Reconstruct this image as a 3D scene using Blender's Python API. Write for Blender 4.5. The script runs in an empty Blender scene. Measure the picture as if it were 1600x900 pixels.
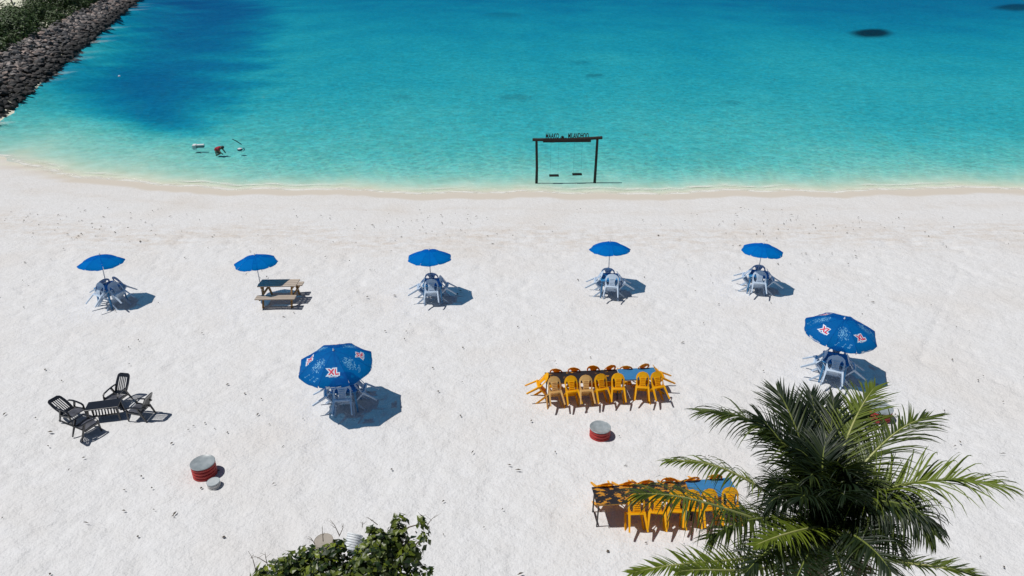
import bpy, bmesh, math, random
import numpy as np
from mathutils import Vector, Matrix, noise as mnoise
R = math.radians
rnd = random.Random(7)
scene = bpy.context.scene
COL = scene.collection

# ------------------------------------------------------------------ camera
CAM_H, F_PX, PITCH = 11.5, 1067.0, R(26.1)
cam_d = bpy.data.cameras.new("camera"); cam = bpy.data.objects.new("camera", cam_d); COL.objects.link(cam)
cam_d.sensor_width = 36; cam_d.lens = F_PX / 1600 * 36; cam_d.clip_end = 9000; cam_d.clip_start = .1
cam.location = (0, 0, CAM_H); cam.rotation_euler = (R(90) - PITCH, 0, 0)
scene.camera = cam
# ------------------------------------------------------------------ light
SUN_TO = Vector((-.48, -.03, 1.0)).normalized()
w = bpy.data.worlds.new("World"); scene.world = w; w.use_nodes = True
nt = w.node_tree; bg = nt.nodes["Background"]
sky = nt.nodes.new("ShaderNodeTexSky"); sky.sky_type = 'NISHITA'; sky.sun_disc = False
sky.sun_elevation = math.asin(SUN_TO.z); sky.sun_rotation = math.atan2(SUN_TO.x, SUN_TO.y)
sky.dust_density = .6; sky.ozone_density = 1.3
nt.links.new(sky.outputs[0], bg.inputs[0]); bg.inputs[1].default_value = .05
sd = bpy.data.lights.new("sun", 'SUN'); sd.energy = 5.0; sd.angle = R(.5); sd.color = (1, .965, .92)
so = bpy.data.objects.new("sun", sd); COL.objects.link(so); so.location = (-20, 0, 40)
so.rotation_euler = SUN_TO.to_track_quat('Z', 'Y').to_euler()
scene.view_settings.view_transform = 'Standard'; scene.view_settings.look = 'None'
scene.view_settings.exposure = -.43; scene.view_settings.gamma = 1
scene.cycles.max_bounces = 8; scene.cycles.transparent_max_bounces = 12
scene.cycles.caustics_reflective = False; scene.cycles.caustics_refractive = False

SP, CP = math.sin(PITCH), math.cos(PITCH)
def at(u, v, z=0.0):
    """point of the place seen at photo position u, v and lying at height z"""
    a = (v - 450) / F_PX
    t = (CAM_H - z) / (SP + CP * a)
    return Vector(((u - 800) / F_PX * t, t * (CP - SP * a), z))
def at_depth(u, v, t):
    a = (v - 450) / F_PX
    return Vector(((u - 800) / F_PX * t, t * (CP - SP * a), CAM_H - t * (SP + CP * a)))

# ------------------------------------------------------------------ helpers
def tag(o, label=None, cat=None, group=None, kind=None):
    if label: o['label'] = label
    if cat: o['category'] = cat
    if group: o['group'] = group
    if kind: o['kind'] = kind
    return o
def empty(name, loc=(0, 0, 0), rot=(0, 0, 0)):
    o = bpy.data.objects.new(name, None); COL.objects.link(o); o.location = loc; o.rotation_euler = rot
    o.empty_display_size = .1
    return o
class MB:
    def __init__(s): s.v = []; s.f = []; s.mi = []; s.cur = 0
    def add(s, vs, fs):
        n = len(s.v); s.v += [tuple(p) for p in vs]; s.f += [tuple(n + i for i in f) for f in fs]; s.mi += [s.cur] * len(fs)
    def box(s, c, d, rot=None, taper=1.0):
        c = Vector(c); x, y, z = d[0] / 2, d[1] / 2, d[2] / 2
        P = []
        for k in (-1, 1):
            t = taper if k > 0 else 1
            for a, b in ((-1, -1), (1, -1), (1, 1), (-1, 1)): P.append(Vector((a * x * t, b * y * t, k * z)))
        if rot is not None: P = [rot @ p for p in P]
        s.add([c + p for p in P], [(3, 2, 1, 0), (4, 5, 6, 7), (0, 1, 5, 4), (1, 2, 6, 5), (2, 3, 7, 6), (3, 0, 4, 7)])
    def bar(s, a, b, w, h, w2=None, h2=None, side=None):
        a, b = Vector(a), Vector(b); d = (b - a).normalized()
        sx = Vector(side) if side else (Vector((0, 0, 1)).cross(d) if abs(d.z) < .95 else Vector((1, 0, 0)))
        sx = (sx - d * sx.dot(d)).normalized(); sy = d.cross(sx)
        w2 = w if w2 is None else w2; h2 = h if h2 is None else h2
        V = []
        for p, ww, hh in ((a, w, h), (b, w2, h2)):
            for i, j in ((-1, -1), (1, -1), (1, 1), (-1, 1)): V.append(p + sx * ww / 2 * i + sy * hh / 2 * j)
        s.add(V, [(3, 2, 1, 0), (4, 5, 6, 7), (0, 1, 5, 4), (1, 2, 6, 5), (2, 3, 7, 6), (3, 0, 4, 7)])
    def tube(s, pts, rad, n=8, sq=None):
        pts = [Vector(p) for p in pts]; m = len(pts)
        rad = [rad] * m if not isinstance(rad, (list, tuple)) else rad
        V = []; up = Vector((0, 0, 1))
        for i, p in enumerate(pts):
            d = (pts[min(i + 1, m - 1)] - pts[max(i - 1, 0)]).normalized()
            ref = up if abs(d.dot(up)) < .95 else Vector((1, 0, 0))
            sx = ref.cross(d).normalized(); sy = d.cross(sx)
            for k in range(n):
                a = 2 * math.pi * k / n
                V.append(p + (sx * math.cos(a) + sy * math.sin(a)) * rad[i])
        F = [(i * n + k, i * n + (k + 1) % n, (i + 1) * n + (k + 1) % n, (i + 1) * n + k) for i in range(m - 1) for k in range(n)]
        F += [tuple(range(n - 1, -1, -1)), tuple((m - 1) * n + k for k in range(n))]
        s.add(V, F)
    def lathe(s, prof, n=24, c=(0, 0, 0)):
        V = [(c[0] + r * math.cos(2 * math.pi * k / n), c[1] + r * math.sin(2 * math.pi * k / n), c[2] + z) for r, z in prof for k in range(n)]
        m = len(prof)
        F = [(i * n + k, i * n + (k + 1) % n, (i + 1) * n + (k + 1) % n, (i + 1) * n + k) for i in range(m - 1) for k in range(n)]
        F += [tuple(range(n - 1, -1, -1)), tuple((m - 1) * n + k for k in range(n))]
        s.add(V, F)
    def build(s, name, mat, parent=None, smooth=False, bevel=0):
        me = bpy.data.meshes.new(name); me.from_pydata(s.v, [], s.f); me.update()
        mats = mat if isinstance(mat, (list, tuple)) else [mat]
        for m in mats: me.materials.append(m)
        if len(mats) > 1: me.polygons.foreach_set('material_index', s.mi)
        if smooth: me.polygons.foreach_set('use_smooth', [True] * len(me.polygons))
        o = bpy.data.objects.new(name, me); COL.objects.link(o)
        if parent is not None: o.parent = parent
        if bevel:
            b = o.modifiers.new("bevel", 'BEVEL'); b.width = bevel; b.segments = 2; b.limit_method = 'ANGLE'; b.angle_limit = R(40)
        if smooth: 
            try: me.set_sharp_from_angle(angle=R(45))
            except Exception: pass
        return o
def copy_tree(o, parent=None, mats=None):
    c = o.copy(); COL.objects.link(c)
    if parent is not None: c.parent = parent
    for ch in list(o.children): copy_tree(ch, c, mats)
    return c

# ------------------------------------------------------------------ materials
def node(nt, t, **kw):
    n = nt.nodes.new(t)
    for k, v in kw.items(): setattr(n, k, v)
    return n
def base_mat(name):
    m = bpy.data.materials.new(name); m.use_nodes = True
    return m, m.node_tree, m.node_tree.nodes["Principled BSDF"]
def mixrgb(nt, a, b, fac, mode='MIX'):
    n = node(nt, "ShaderNodeMix", data_type='RGBA', blend_type=mode)
    for sock, val in ((n.inputs[6], a), (n.inputs[7], b), (n.inputs[0], fac)):
        if hasattr(val, 'links') or hasattr(val, 'is_linked'): nt.links.new(val, sock)
        elif isinstance(val, (tuple, list)): sock.default_value = (*val, 1)
        else: sock.default_value = val
    return n.outputs[2]
def noise_tex(nt, scale, detail=4, rough=.55, coord='Object', stretch=None):
    tc = node(nt, "ShaderNodeTexCoord"); out = tc.outputs[coord]
    if stretch:
        mp = node(nt, "ShaderNodeMapping"); mp.inputs['Scale'].default_value = stretch
        nt.links.new(out, mp.inputs[0]); out = mp.outputs[0]
    n = node(nt, "ShaderNodeTexNoise"); n.inputs['Scale'].default_value = scale
    n.inputs['Detail'].default_value = detail; n.inputs['Roughness'].default_value = rough
    nt.links.new(out, n.inputs['Vector'])
    return n.outputs['Fac']
def ramp(nt, fac, p0, p1, c0=(0, 0, 0), c1=(1, 1, 1)):
    r = node(nt, "ShaderNodeValToRGB"); r.color_ramp.elements[0].position = p0; r.color_ramp.elements[1].position = p1
    r.color_ramp.elements[0].color = (*c0, 1); r.color_ramp.elements[1].color = (*c1, 1)
    nt.links.new(fac, r.inputs[0]); return r.outputs[0]
def plain(name, col, col2=None, scale=6, rough=.5, bump=0, bscale=40, stretch=None, spec=.5, objvar=0, metal=0):
    m, nt, p = base_mat(name)
    col2 = col2 or tuple(c * .8 for c in col)
    c = mixrgb(nt, col2, col, ramp(nt, noise_tex(nt, scale, stretch=stretch), .3, .7))
    if objvar:
        oi = node(nt, "ShaderNodeObjectInfo"); mr = node(nt, "ShaderNodeMapRange")
        mr.inputs[3].default_value = 1 - objvar; mr.inputs[4].default_value = 1 + objvar
        nt.links.new(oi.outputs['Random'], mr.inputs[0])
        vm = node(nt, "ShaderNodeVectorMath", operation='SCALE'); nt.links.new(c, vm.inputs[0]); nt.links.new(mr.outputs[0], vm.inputs['Scale'])
        c = vm.outputs[0]
    nt.links.new(c, p.inputs['Base Color']); p.inputs['Roughness'].default_value = rough
    p.inputs['Specular IOR Level'].default_value = spec; p.inputs['Metallic'].default_value = metal
    if bump:
        b = node(nt, "ShaderNodeBump"); b.inputs['Strength'].default_value = bump; b.inputs['Distance'].default_value = .01
        nt.links.new(noise_tex(nt, bscale), b.inputs['Height']); nt.links.new(b.outputs[0], p.inputs['Normal'])
    return m
def translucent(name, col, colt, fac, scale=4, rough=.6, col2=None, objvar=0, gloss=.05, through=None, tfac=0):
    """thin sheet (cloth, leaf, thin plastic) that lets light through"""
    m, nt, p = base_mat(name)
    c = mixrgb(nt, col2 or tuple(x * .75 for x in col), col, ramp(nt, noise_tex(nt, scale), .3, .7))
    nt.links.new(c, p.inputs['Base Color']); p.inputs['Roughness'].default_value = rough
    p.inputs['Specular IOR Level'].default_value = gloss * 10
    tr = node(nt, "ShaderNodeBsdfTranslucent"); tr.inputs[0].default_value = (*colt, 1)
    mx = node(nt, "ShaderNodeMixShader"); mx.inputs[0].default_value = fac
    nt.links.new(p.outputs[0], mx.inputs[1]); nt.links.new(tr.outputs[0], mx.inputs[2])
    if through:   # open weave: some light goes straight through, dyed by the threads
        tp = node(nt, "ShaderNodeBsdfTransparent"); tp.inputs[0].default_value = (*through, 1)
        m2 = node(nt, "ShaderNodeMixShader"); m2.inputs[0].default_value = tfac
        nt.links.new(mx.outputs[0], m2.inputs[1]); nt.links.new(tp.outputs[0], m2.inputs[2]); mx = m2
    nt.links.new(mx.outputs[0], nt.nodes["Material Output"].inputs[0])
    return m
M = {}
M['canopy'] = translucent("canopy_blue", (.0, .105, .46), (.0, .30, .80), .26, scale=2.5, rough=.8, col2=(.0, .085, .39), gloss=.004, through=(0, .46, .95), tfac=.14)
M['canopy_print'] = translucent("canopy_printed_blue", (.0, .070, .31), (.0, .28, .72), .26, scale=3, rough=.7, col2=(.0, .050, .24), gloss=.01, through=(0, .45, .92), tfac=.12)
M['white_plastic'] = translucent("white_plastic", (.62, .74, .87), (.6, .76, .92), .22, scale=5, rough=.4, col2=(.56, .67, .80), gloss=.04)
M['blue_plastic'] = plain("blue_plastic", (.03, .22, .46), (.025, .18, .40), 5, rough=.45)
M['blue_board'] = plain("faded_blue_board", (.035, .20, .42), (.022, .14, .33), 9, rough=.6, stretch=(1, 4, 1))
M['yellow_plastic'] = translucent("yellow_plastic", (.97, .57, .006), (.95, .34, .004), .34, scale=6, rough=.42, col2=(.94, .50, .005), gloss=.04)
M['faded_yellow'] = translucent("faded_yellow_plastic", (.80, .56, .22), (.88, .40, .08), .3, scale=6, rough=.55, col2=(.66, .40, .12))
M['black_plastic'] = plain("black_plastic", (.012, .014, .02), (.008, .009, .012), 8, rough=.24, spec=.9)
M['sheen_black'] = plain('black_seat_painted_sheen', (.115, .12, .15), (.03, .032, .04), 5, rough=.4)  # sky sheen on the black seats, painted as a paler base colour
M['black_metal'] = plain("black_metal", (.015, .015, .017), rough=.45)
M['grey_metal'] = plain("grey_metal", (.33, .34, .35), (.22, .22, .23), 12, rough=.4, metal=.3)
M['pole_white'] = plain("pole_white", (.62, .64, .66), (.5, .5, .5), 8, rough=.4)
M['white_print'] = plain("white_print", (.62, .72, .82), (.5, .62, .76), 30, rough=.6)
M['red_print'] = plain("red_print", (.60, .006, .06), (.48, .004, .05), 30, rough=.6)
M['pale_print'] = plain("pale_blue_print", (.12, .38, .66), (.2, .5, .75), 60, rough=.6)
M['weathered_wood'] = plain("weathered_plank", (.50, .43, .36), (.32, .27, .22), 14, rough=.8, bump=.5, stretch=(.25, 5, 5), objvar=.12)
M['brown_wood'] = plain("golden_brown_wood", (.36, .20, .06), (.22, .12, .035), 10, rough=.7, stretch=(4, 4, .4))
M['dark_timber'] = plain("dark_timber", (.022, .014, .010), (.010, .008, .007), 6, rough=.75, bump=.5, stretch=(3, 3, .4))
M['drum_red'] = plain("red_painted_drum", (.46, .035, .03), (.30, .02, .02), 7, rough=.55, bump=.2)
M['drum_groove'] = plain("dark_red_groove", (.09, .012, .012), (.05, .01, .01), 7, rough=.7)
M['drum_top'] = plain("scuffed_grey_top", (.36, .40, .42), (.22, .26, .28), 7, rough=.35, spec=.6)
M['white_tub'] = plain("white_tub", (.58, .57, .55), (.45, .45, .44), 9, rough=.5)
M['tub_top'] = plain('pale_tub_top', (.52, .56, .57), (.38, .43, .45), 6, rough=.35)
M['brown_top'] = plain('pale_brown_top', (.40, .36, .31), (.30, .27, .23), 5, rough=.7)
M['rope'] = plain("dark_rope", (.03, .025, .02), rough=.8)
M['foam_white'] = plain("white_foam_block", (.74, .76, .78), (.55, .6, .63), 8, rough=.6)
M['navy_band'] = plain("navy_band", (.02, .04, .08), rough=.5)
M['skin'] = plain("skin", (.30, .16, .10), (.26, .13, .08), 8, rough=.5)
M['hair'] = plain("hair", (.012, .010, .010), rough=.6)
M['red_cloth'] = plain("red_cloth", (.36, .012, .03), (.22, .008, .02), 12, rough=.8, bump=.4, bscale=12)
M['bark'] = plain("palm_bark", (.16, .125, .09), (.07, .055, .04), 10, rough=.9, bump=.8, bscale=14, stretch=(1, 1, 4))
M['twig'] = plain("dry_twig", (.16, .13, .10), (.09, .07, .05), 20, rough=.9)
M['rachis'] = plain("frond_midrib", (.20, .24, .05), (.10, .13, .03), 3, rough=.5, objvar=.5)
M['rachis_pale'] = plain('pale_midrib', (.40, .40, .16), (.26, .30, .08), 3, rough=.5)  # paler copy for sunlit fronds, the sun on the midrib painted in
M['dry_frond'] = plain('dry_brown_leaflet', (.22, .14, .07), (.12, .075, .035), 4, rough=.8)
def leaf_mat(name, a, b, tr, fac, rough=.4):
    m, nt, p = base_mat(name)
    at_ = node(nt, "ShaderNodeAttribute", attribute_name="tint")
    oi = node(nt, "ShaderNodeObjectInfo")
    ad = node(nt, "ShaderNodeMath", operation='ADD'); nt.links.new(at_.outputs['Fac'], ad.inputs[0])
    ml = node(nt, "ShaderNodeMath", operation='MULTIPLY'); ml.inputs[1].default_value = .45; nt.links.new(oi.outputs['Random'], ml.inputs[0])
    nt.links.new(ml.outputs[0], ad.inputs[1])
    c = mixrgb(nt, a, b, ramp(nt, ad.outputs[0], .35, 1.25))
    nt.links.new(c, p.inputs['Base Color']); p.inputs['Roughness'].default_value = rough
    t = node(nt, "ShaderNodeBsdfTranslucent"); t.inputs[0].default_value = (*tr, 1)
    mx = node(nt, "ShaderNodeMixShader"); mx.inputs[0].default_value = fac
    nt.links.new(p.outputs[0], mx.inputs[1]); nt.links.new(t.outputs[0], mx.inputs[2])
    nt.links.new(mx.outputs[0], nt.nodes["Material Output"].inputs[0])
    return m
M['palm_leaf'] = leaf_mat("palm_leaflet", (.007, .018, .006), (.125, .17, .014), (.12, .19, .012), .14, .5)
M['bush_leaf'] = leaf_mat("bush_leaf", (.012, .030, .006), (.20, .25, .02), (.14, .20, .02), .12, .4)
M['hedge_leaf'] = leaf_mat("far_shrub_leaf", (.004, .016, .005), (.040, .088, .008), (.02, .05, .01), .05, .6)
# painted table top with the black paint peeling off yellow
def peeling(name, t0, t1):
    m, nt, p = base_mat(name)
    a = noise_tex(nt, 4.2, 7, .62, stretch=(1.2, 2.0, 1)); k = ramp(nt, a, t0, t1)
    yel = mixrgb(nt, (.58, .27, .02), (.42, .17, .02), noise_tex(nt, 18))
    c = mixrgb(nt, (.014, .013, .016), yel, k)
    nt.links.new(c, p.inputs['Base Color']); p.inputs['Roughness'].default_value = .5
    b = node(nt, "ShaderNodeBump"); b.inputs['Strength'].default_value = .3; b.inputs['Distance'].default_value = .004
    nt.links.new(k, b.inputs['Height']); nt.links.new(b.outputs[0], p.inputs['Normal'])
    return m
M['peel_dark'] = peeling("mostly_black_peeling_top", .60, .63)
M['peel_half'] = peeling("half_peeled_top", .525, .555)
M['table_edge'] = plain("yellow_table_edge", (.62, .30, .02), (.4, .18, .02), 9, rough=.5)

# sand
def sand_material():
    m, nt, p = base_mat("white_coral_sand")
    L = nt.links
    wet = node(nt, "ShaderNodeAttribute", attribute_name="wet").outputs['Fac']
    sea = node(nt, "ShaderNodeAttribute", attribute_name="sea").outputs['Fac']
    big = noise_tex(nt, .25, 3, .5)
    mid = noise_tex(nt, 2.2, 5, .6)
    dry = mixrgb(nt, (.655, .655, .655), (.70, .705, .715), ramp(nt, mid, .3, .7))
    dry = mixrgb(nt, dry, (.655, .64, .625), ramp(nt, big, .5, .72))
    wr = node(nt, "ShaderNodeAttribute", attribute_name="wrack").outputs['Fac']
    wm = node(nt, "ShaderNodeMath", operation='MULTIPLY'); L.new(wr, wm.inputs[0]); L.new(ramp(nt, noise_tex(nt, 1.6, 6, .7, stretch=(.6, 1.6, 1)), .42, .66), wm.inputs[1])
    dry = mixrgb(nt, dry, (.56, .50, .44), wm.outputs[0])
    grain = noise_tex(nt, 45, 3, .6)
    dry = mixrgb(nt, dry, (.44, .41, .37), ramp(nt, grain, .70, .78))
    c = mixrgb(nt, dry, (.575, .53, .465), wet)
    bed = mixrgb(nt, (.60, .60, .47), (.70, .70, .58), ramp(nt, noise_tex(nt, .7, 5, .65), .35, .65))
    c = mixrgb(nt, c, bed, sea)
    L.new(c, p.inputs['Base Color']); p.inputs['Roughness'].default_value = .9; p.inputs['Specular IOR Level'].default_value = .15
    n1 = noise_tex(nt, 5.0, 4, .6, stretch=(1, 1.3, 1)); n2 = noise_tex(nt, 17, 3, .6)
    ad = node(nt, "ShaderNodeMath", operation='MULTIPLY_ADD'); ad.inputs[1].default_value = .35; L.new(n2, ad.inputs[0]); L.new(n1, ad.inputs[2])
    calm = node(nt, "ShaderNodeMath", operation='MAXIMUM'); L.new(wet, calm.inputs[0]); L.new(sea, calm.inputs[1])
    inv = node(nt, "ShaderNodeMath", operation='MULTIPLY_ADD'); inv.inputs[1].default_value = -.8; inv.inputs[2].default_value = .85
    L.new(calm.outputs[0], inv.inputs[0])
    b = node(nt, "ShaderNodeBump"); b.inputs['Distance'].default_value = .065
    L.new(inv.outputs[0], b.inputs['Strength']); L.new(ad.outputs[0], b.inputs['Height']); L.new(b.outputs[0], p.inputs['Normal'])
    return m
M['sand'] = sand_material()

def water_material():
    m = bpy.data.materials.new("clear_lagoon_water"); m.use_nodes = True; nt = m.node_tree; L = nt.links
    nt.nodes.remove(nt.nodes["Principled BSDF"]); out = nt.nodes["Material Output"]
    dep = node(nt, "ShaderNodeAttribute", attribute_name="depth").outputs['Fac']
    # unevenness of the water, larger with depth
    big = noise_tex(nt, .06, 4, .6, stretch=(1, .55, 1)); rip = noise_tex(nt, 1.7, 5, .66, stretch=(1, 1.3, 1)); fine = noise_tex(nt, 4.6, 5, .8, stretch=(1, 1.0, 1))
    def ma(x, a, b):
        n = node(nt, "ShaderNodeMath", operation='MULTIPLY_ADD'); n.inputs[1].default_value = a; n.inputs[2].default_value = b; L.new(x, n.inputs[0]); return n.outputs[0]
    def mul(x, y):
        n = node(nt, "ShaderNodeMath", operation='MULTIPLY'); L.new(x, n.inputs[0]); L.new(y, n.inputs[1]); return n.outputs[0]
    k = mul(mul(ma(big, .55, .72), ma(rip, 1.1, .45)), ma(fine, 1.5, .25))
    d = mul(dep, k)
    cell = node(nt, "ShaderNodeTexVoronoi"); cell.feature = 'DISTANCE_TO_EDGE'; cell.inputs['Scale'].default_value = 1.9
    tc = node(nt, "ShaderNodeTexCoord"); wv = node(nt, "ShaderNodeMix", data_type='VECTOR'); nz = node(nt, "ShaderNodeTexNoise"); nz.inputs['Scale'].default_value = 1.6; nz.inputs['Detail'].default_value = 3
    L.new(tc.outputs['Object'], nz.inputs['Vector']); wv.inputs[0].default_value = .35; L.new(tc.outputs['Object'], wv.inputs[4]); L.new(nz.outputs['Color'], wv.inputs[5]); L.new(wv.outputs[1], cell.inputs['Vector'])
    # wave-gathered light painted into the transmission tint: net of bright lines and pools
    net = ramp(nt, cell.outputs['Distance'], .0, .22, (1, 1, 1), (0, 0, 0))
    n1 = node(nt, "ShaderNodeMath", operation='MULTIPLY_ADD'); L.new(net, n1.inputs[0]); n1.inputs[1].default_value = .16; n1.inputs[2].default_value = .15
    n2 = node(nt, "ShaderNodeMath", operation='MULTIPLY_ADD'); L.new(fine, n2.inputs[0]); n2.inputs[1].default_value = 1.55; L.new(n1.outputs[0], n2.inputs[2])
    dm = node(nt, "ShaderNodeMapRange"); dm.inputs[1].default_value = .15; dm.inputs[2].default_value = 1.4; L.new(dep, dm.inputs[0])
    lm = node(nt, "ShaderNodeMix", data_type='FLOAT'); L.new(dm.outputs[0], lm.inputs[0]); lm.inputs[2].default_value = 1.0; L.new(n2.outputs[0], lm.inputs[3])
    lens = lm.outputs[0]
    cmb = node(nt, "ShaderNodeCombineXYZ")
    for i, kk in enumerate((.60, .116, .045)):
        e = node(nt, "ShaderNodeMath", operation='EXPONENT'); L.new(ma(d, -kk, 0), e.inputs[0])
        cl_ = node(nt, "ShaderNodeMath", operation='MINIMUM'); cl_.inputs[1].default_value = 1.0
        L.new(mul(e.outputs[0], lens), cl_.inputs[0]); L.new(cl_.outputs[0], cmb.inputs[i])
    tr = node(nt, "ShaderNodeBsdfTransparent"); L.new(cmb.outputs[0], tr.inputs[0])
    df = node(nt, "ShaderNodeBsdfDiffuse"); df.inputs[0].default_value = (.0, .13, .27, 1)
    mx1 = node(nt, "ShaderNodeMixShader"); L.new(ma(dep, .012, 0), mx1.inputs[0]); L.new(tr.outputs[0], mx1.inputs[1]); L.new(df.outputs[0], mx1.inputs[2])
    # foam line and glints at the very edge
    edge = node(nt, "ShaderNodeAttribute", attribute_name="edge").outputs['Fac']
    fn = noise_tex(nt, 1.4, 6, .7, stretch=(.8, 3, 1))
    fo = node(nt, "ShaderNodeMath", operation='MULTIPLY'); L.new(edge, fo.inputs[0]); L.new(ramp(nt, fn, .43, .52), fo.inputs[1])
    foam = node(nt, "ShaderNodeBsdfDiffuse"); foam.inputs[0].default_value = (.78, .78, .74, 1)
    mx2 = node(nt, "ShaderNodeMixShader"); L.new(fo.outputs[0], mx2.inputs[0]); L.new(mx1.outputs[0], mx2.inputs[1]); L.new(foam.outputs[0], mx2.inputs[2])
    gl = node(nt, "ShaderNodeBsdfGlossy"); gl.inputs['Roughness'].default_value = .12; gl.inputs[0].default_value = (1, 1, 1, 1)
    b = node(nt, "ShaderNodeBump"); b.inputs['Strength'].default_value = .8; b.inputs['Distance'].default_value = .09
    L.new(ma(fine, .5, 0), b.inputs['Height'])
    b2 = node(nt, "ShaderNodeBump"); b2.inputs['Strength'].default_value = .8; b2.inputs['Distance'].default_value = .25
    L.new(rip, b2.inputs['Height']); L.new(b2.outputs[0], b.inputs['Normal'])
    L.new(b.outputs[0], gl.inputs['Normal'])
    fr = node(nt, "ShaderNodeFresnel"); fr.inputs[0].default_value = 1.33; L.new(b.outputs[0], fr.inputs['Normal'])
    mn = node(nt, "ShaderNodeMath", operation='MINIMUM'); L.new(ma(fr.outputs[0], .55, 0), mn.inputs[0]); mn.inputs[1].default_value = .04
    mx3 = node(nt, "ShaderNodeMixShader"); L.new(mn.outputs[0], mx3.inputs[0]); L.new(mx2.outputs[0], mx3.inputs[1]); L.new(gl.outputs[0], mx3.inputs[2])
    L.new(mx3.outputs[0], out.inputs[0])
    return m
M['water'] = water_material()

# ------------------------------------------------------------------ shape of the place
WL = -.25
SHORE = [(-150, 205), (0, 246), (60, 261), (130, 277), (200, 286), (270, 290), (400, 296), (600, 300), (900, 303), (1100, 301), (1300, 298), (1600, 294), (1900, 290)]
sp = [at(u, v, WL) for u, v in SHORE]
SX = np.array([-200, -60] + [p.x for p in sp] + [60, 400]); SY = np.array([120, 66] + [p.y for p in sp] + [42, 90])
o_ = np.argsort(SX); SX = SX[o_]; SY = SY[o_]
def shore_y(x): return np.interp(x, SX, SY) + .20 * np.sin(x * .55 + 1) + .13 * np.sin(x * 1.3 + np.sin(x * .4)) + .07 * np.sin(x * 3.1 + 2 * np.sin(x * .7))
T0 = np.array([-39.66, 52.8]); TD = np.array([-.3885, .921]); TD /= np.linalg.norm(TD); TN = np.array([-TD[1], TD[0]])   # TN points to the land
def toe(x, y): return (x - T0[0]) * TN[0] + (y - T0[1]) * TN[1]
def sstep(a, b, x):
    t = np.clip((x - a) / (b - a), 0, 1); return t * t * (3 - 2 * t)
def ground_z(x, y):
    x = np.asarray(x, float); y = np.asarray(y, float)
    D = y - shore_y(x)
    z = np.where(D < 0, WL * sstep(-6, 0, D), WL - .05 * np.clip(D, 0, 60))
    z = z + .10 * np.exp(-((D + 7.5) / 1.6) ** 2) * 0.3
    q = toe(x, y)
    zb = WL - .1 + q / 5.0 * 1.65
    zb = np.minimum(zb, 1.2)
    z = np.where(q > -2.5, np.maximum(z, zb), z)
    return z
gdz = lambda x, y: float(ground_z(x, y))

def grid_mesh(name, xs, ys, zf, mat, attrs):
    X, Y = np.meshgrid(xs, ys); Z = zf(X, Y)
    nx, ny = len(xs), len(ys)
    co = np.stack([X, Y, Z], -1).reshape(-1, 3)
    i = (np.arange(ny - 1)[:, None] * nx + np.arange(nx - 1)[None]).reshape(-1)
    F = np.stack([i, i + 1, i + 1 + nx, i + nx], 1)
    me = bpy.data.meshes.new(name); me.vertices.add(len(co)); me.vertices.foreach_set('co', co.ravel())
    me.loops.add(F.size); me.loops.foreach_set('vertex_index', F.ravel().astype(np.int32))
    me.polygons.add(len(F)); me.polygons.foreach_set('loop_start', np.arange(0, F.size, 4, dtype=np.int32))
    me.polygons.foreach_set('use_smooth', np.ones(len(F), bool)); me.update(calc_edges=True)
    for k, f in attrs.items():
        a = me.attributes.new(k, 'FLOAT', 'POINT'); a.data.foreach_set('value', f(X, Y).ravel().astype(np.float32))
    me.materials.append(mat); o = bpy.data.objects.new(name, me); COL.objects.link(o); return o
def spread(a, b, n, g): 
    t = np.linspace(0, 1, n); return a + (b - a) * (t ** g)

# smooth value noise for real relief of the sand
rs = np.random.RandomState(3)
def vnoise(X, Y, s, seed):
    r = np.random.RandomState(seed); N = 256; T = r.rand(N, N)
    x = X / s; y = Y / s; xi = np.floor(x).astype(int); yi = np.floor(y).astype(int); fx = x - xi; fy = y - yi
    fx = fx * fx * (3 - 2 * fx); fy = fy * fy * (3 - 2 * fy)
    g = lambda a, b: T[a % N, b % N]
    return (g(xi, yi) * (1 - fx) + g(xi + 1, yi) * fx) * (1 - fy) + (g(xi, yi + 1) * (1 - fx) + g(xi + 1, yi + 1) * fx) * fy - .5
TRK = [tuple(at(a, b)[:2]) + tuple(at(c, d)[:2]) for a, b, c, d in ((300, 372, 240, 470), (40, 660, 110, 520), (10, 760, 60, 640), (255, 395, 190, 510), (700, 700, 640, 820), (1500, 420, 1440, 560), (1180, 620, 1060, 700))]
def sand_z(X, Y):
    z = ground_z(X, Y); D = Y - shore_y(X)
    rough = sstep(-4.5, -8.5, D) * sstep(120, 60, np.abs(X))
    rel = .040 * vnoise(X, Y, 2.3, 1) + .030 * vnoise(X + .6 * Y, Y * 1.4, .42, 2) + .024 * vnoise(X - .5 * Y, 1.3 * Y, .22, 5)
    # trodden dips
    n = vnoise(X, Y, .33, 9) * .6 + vnoise(X + 50, Y, .9, 11) * .6
    rel = rel - .030 * sstep(.18, .30, n)
    # drag marks left by furniture
    for (x0, y0, x1, y1) in TRK:
        dx, dy = x1 - x0, y1 - y0; t = np.clip(((X - x0) * dx + (Y - y0) * dy) / (dx * dx + dy * dy), 0, 1)
        dd = np.hypot(X - x0 - t * dx, Y - y0 - t * dy) + .10 * vnoise(X, Y, 1.7, 71); rel = rel - .028 * np.exp(-(dd / .07) ** 2)
    return z + rel * rough
xs = np.concatenate([-24 - spread(0, 1500, 60, 2.6)[::-1][:-1], np.arange(-24, 24.01, .10), 24 + spread(0, 1500, 60, 2.6)[1:]])
ys = np.concatenate([9 - spread(0, 300, 30, 2)[::-1][:-1], np.arange(9, 38.01, .10), 38 + spread(0, 3500, 110, 2.6)[1:]])
def wet_f(X, Y):
    D = Y - shore_y(X) + .35 * vnoise(X, Y, 2.2, 21)
    return np.clip(sstep(-1.25, -.8, D) * .85 + sstep(-6.5, -2.0, D) * .16, 0, 1)
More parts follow.
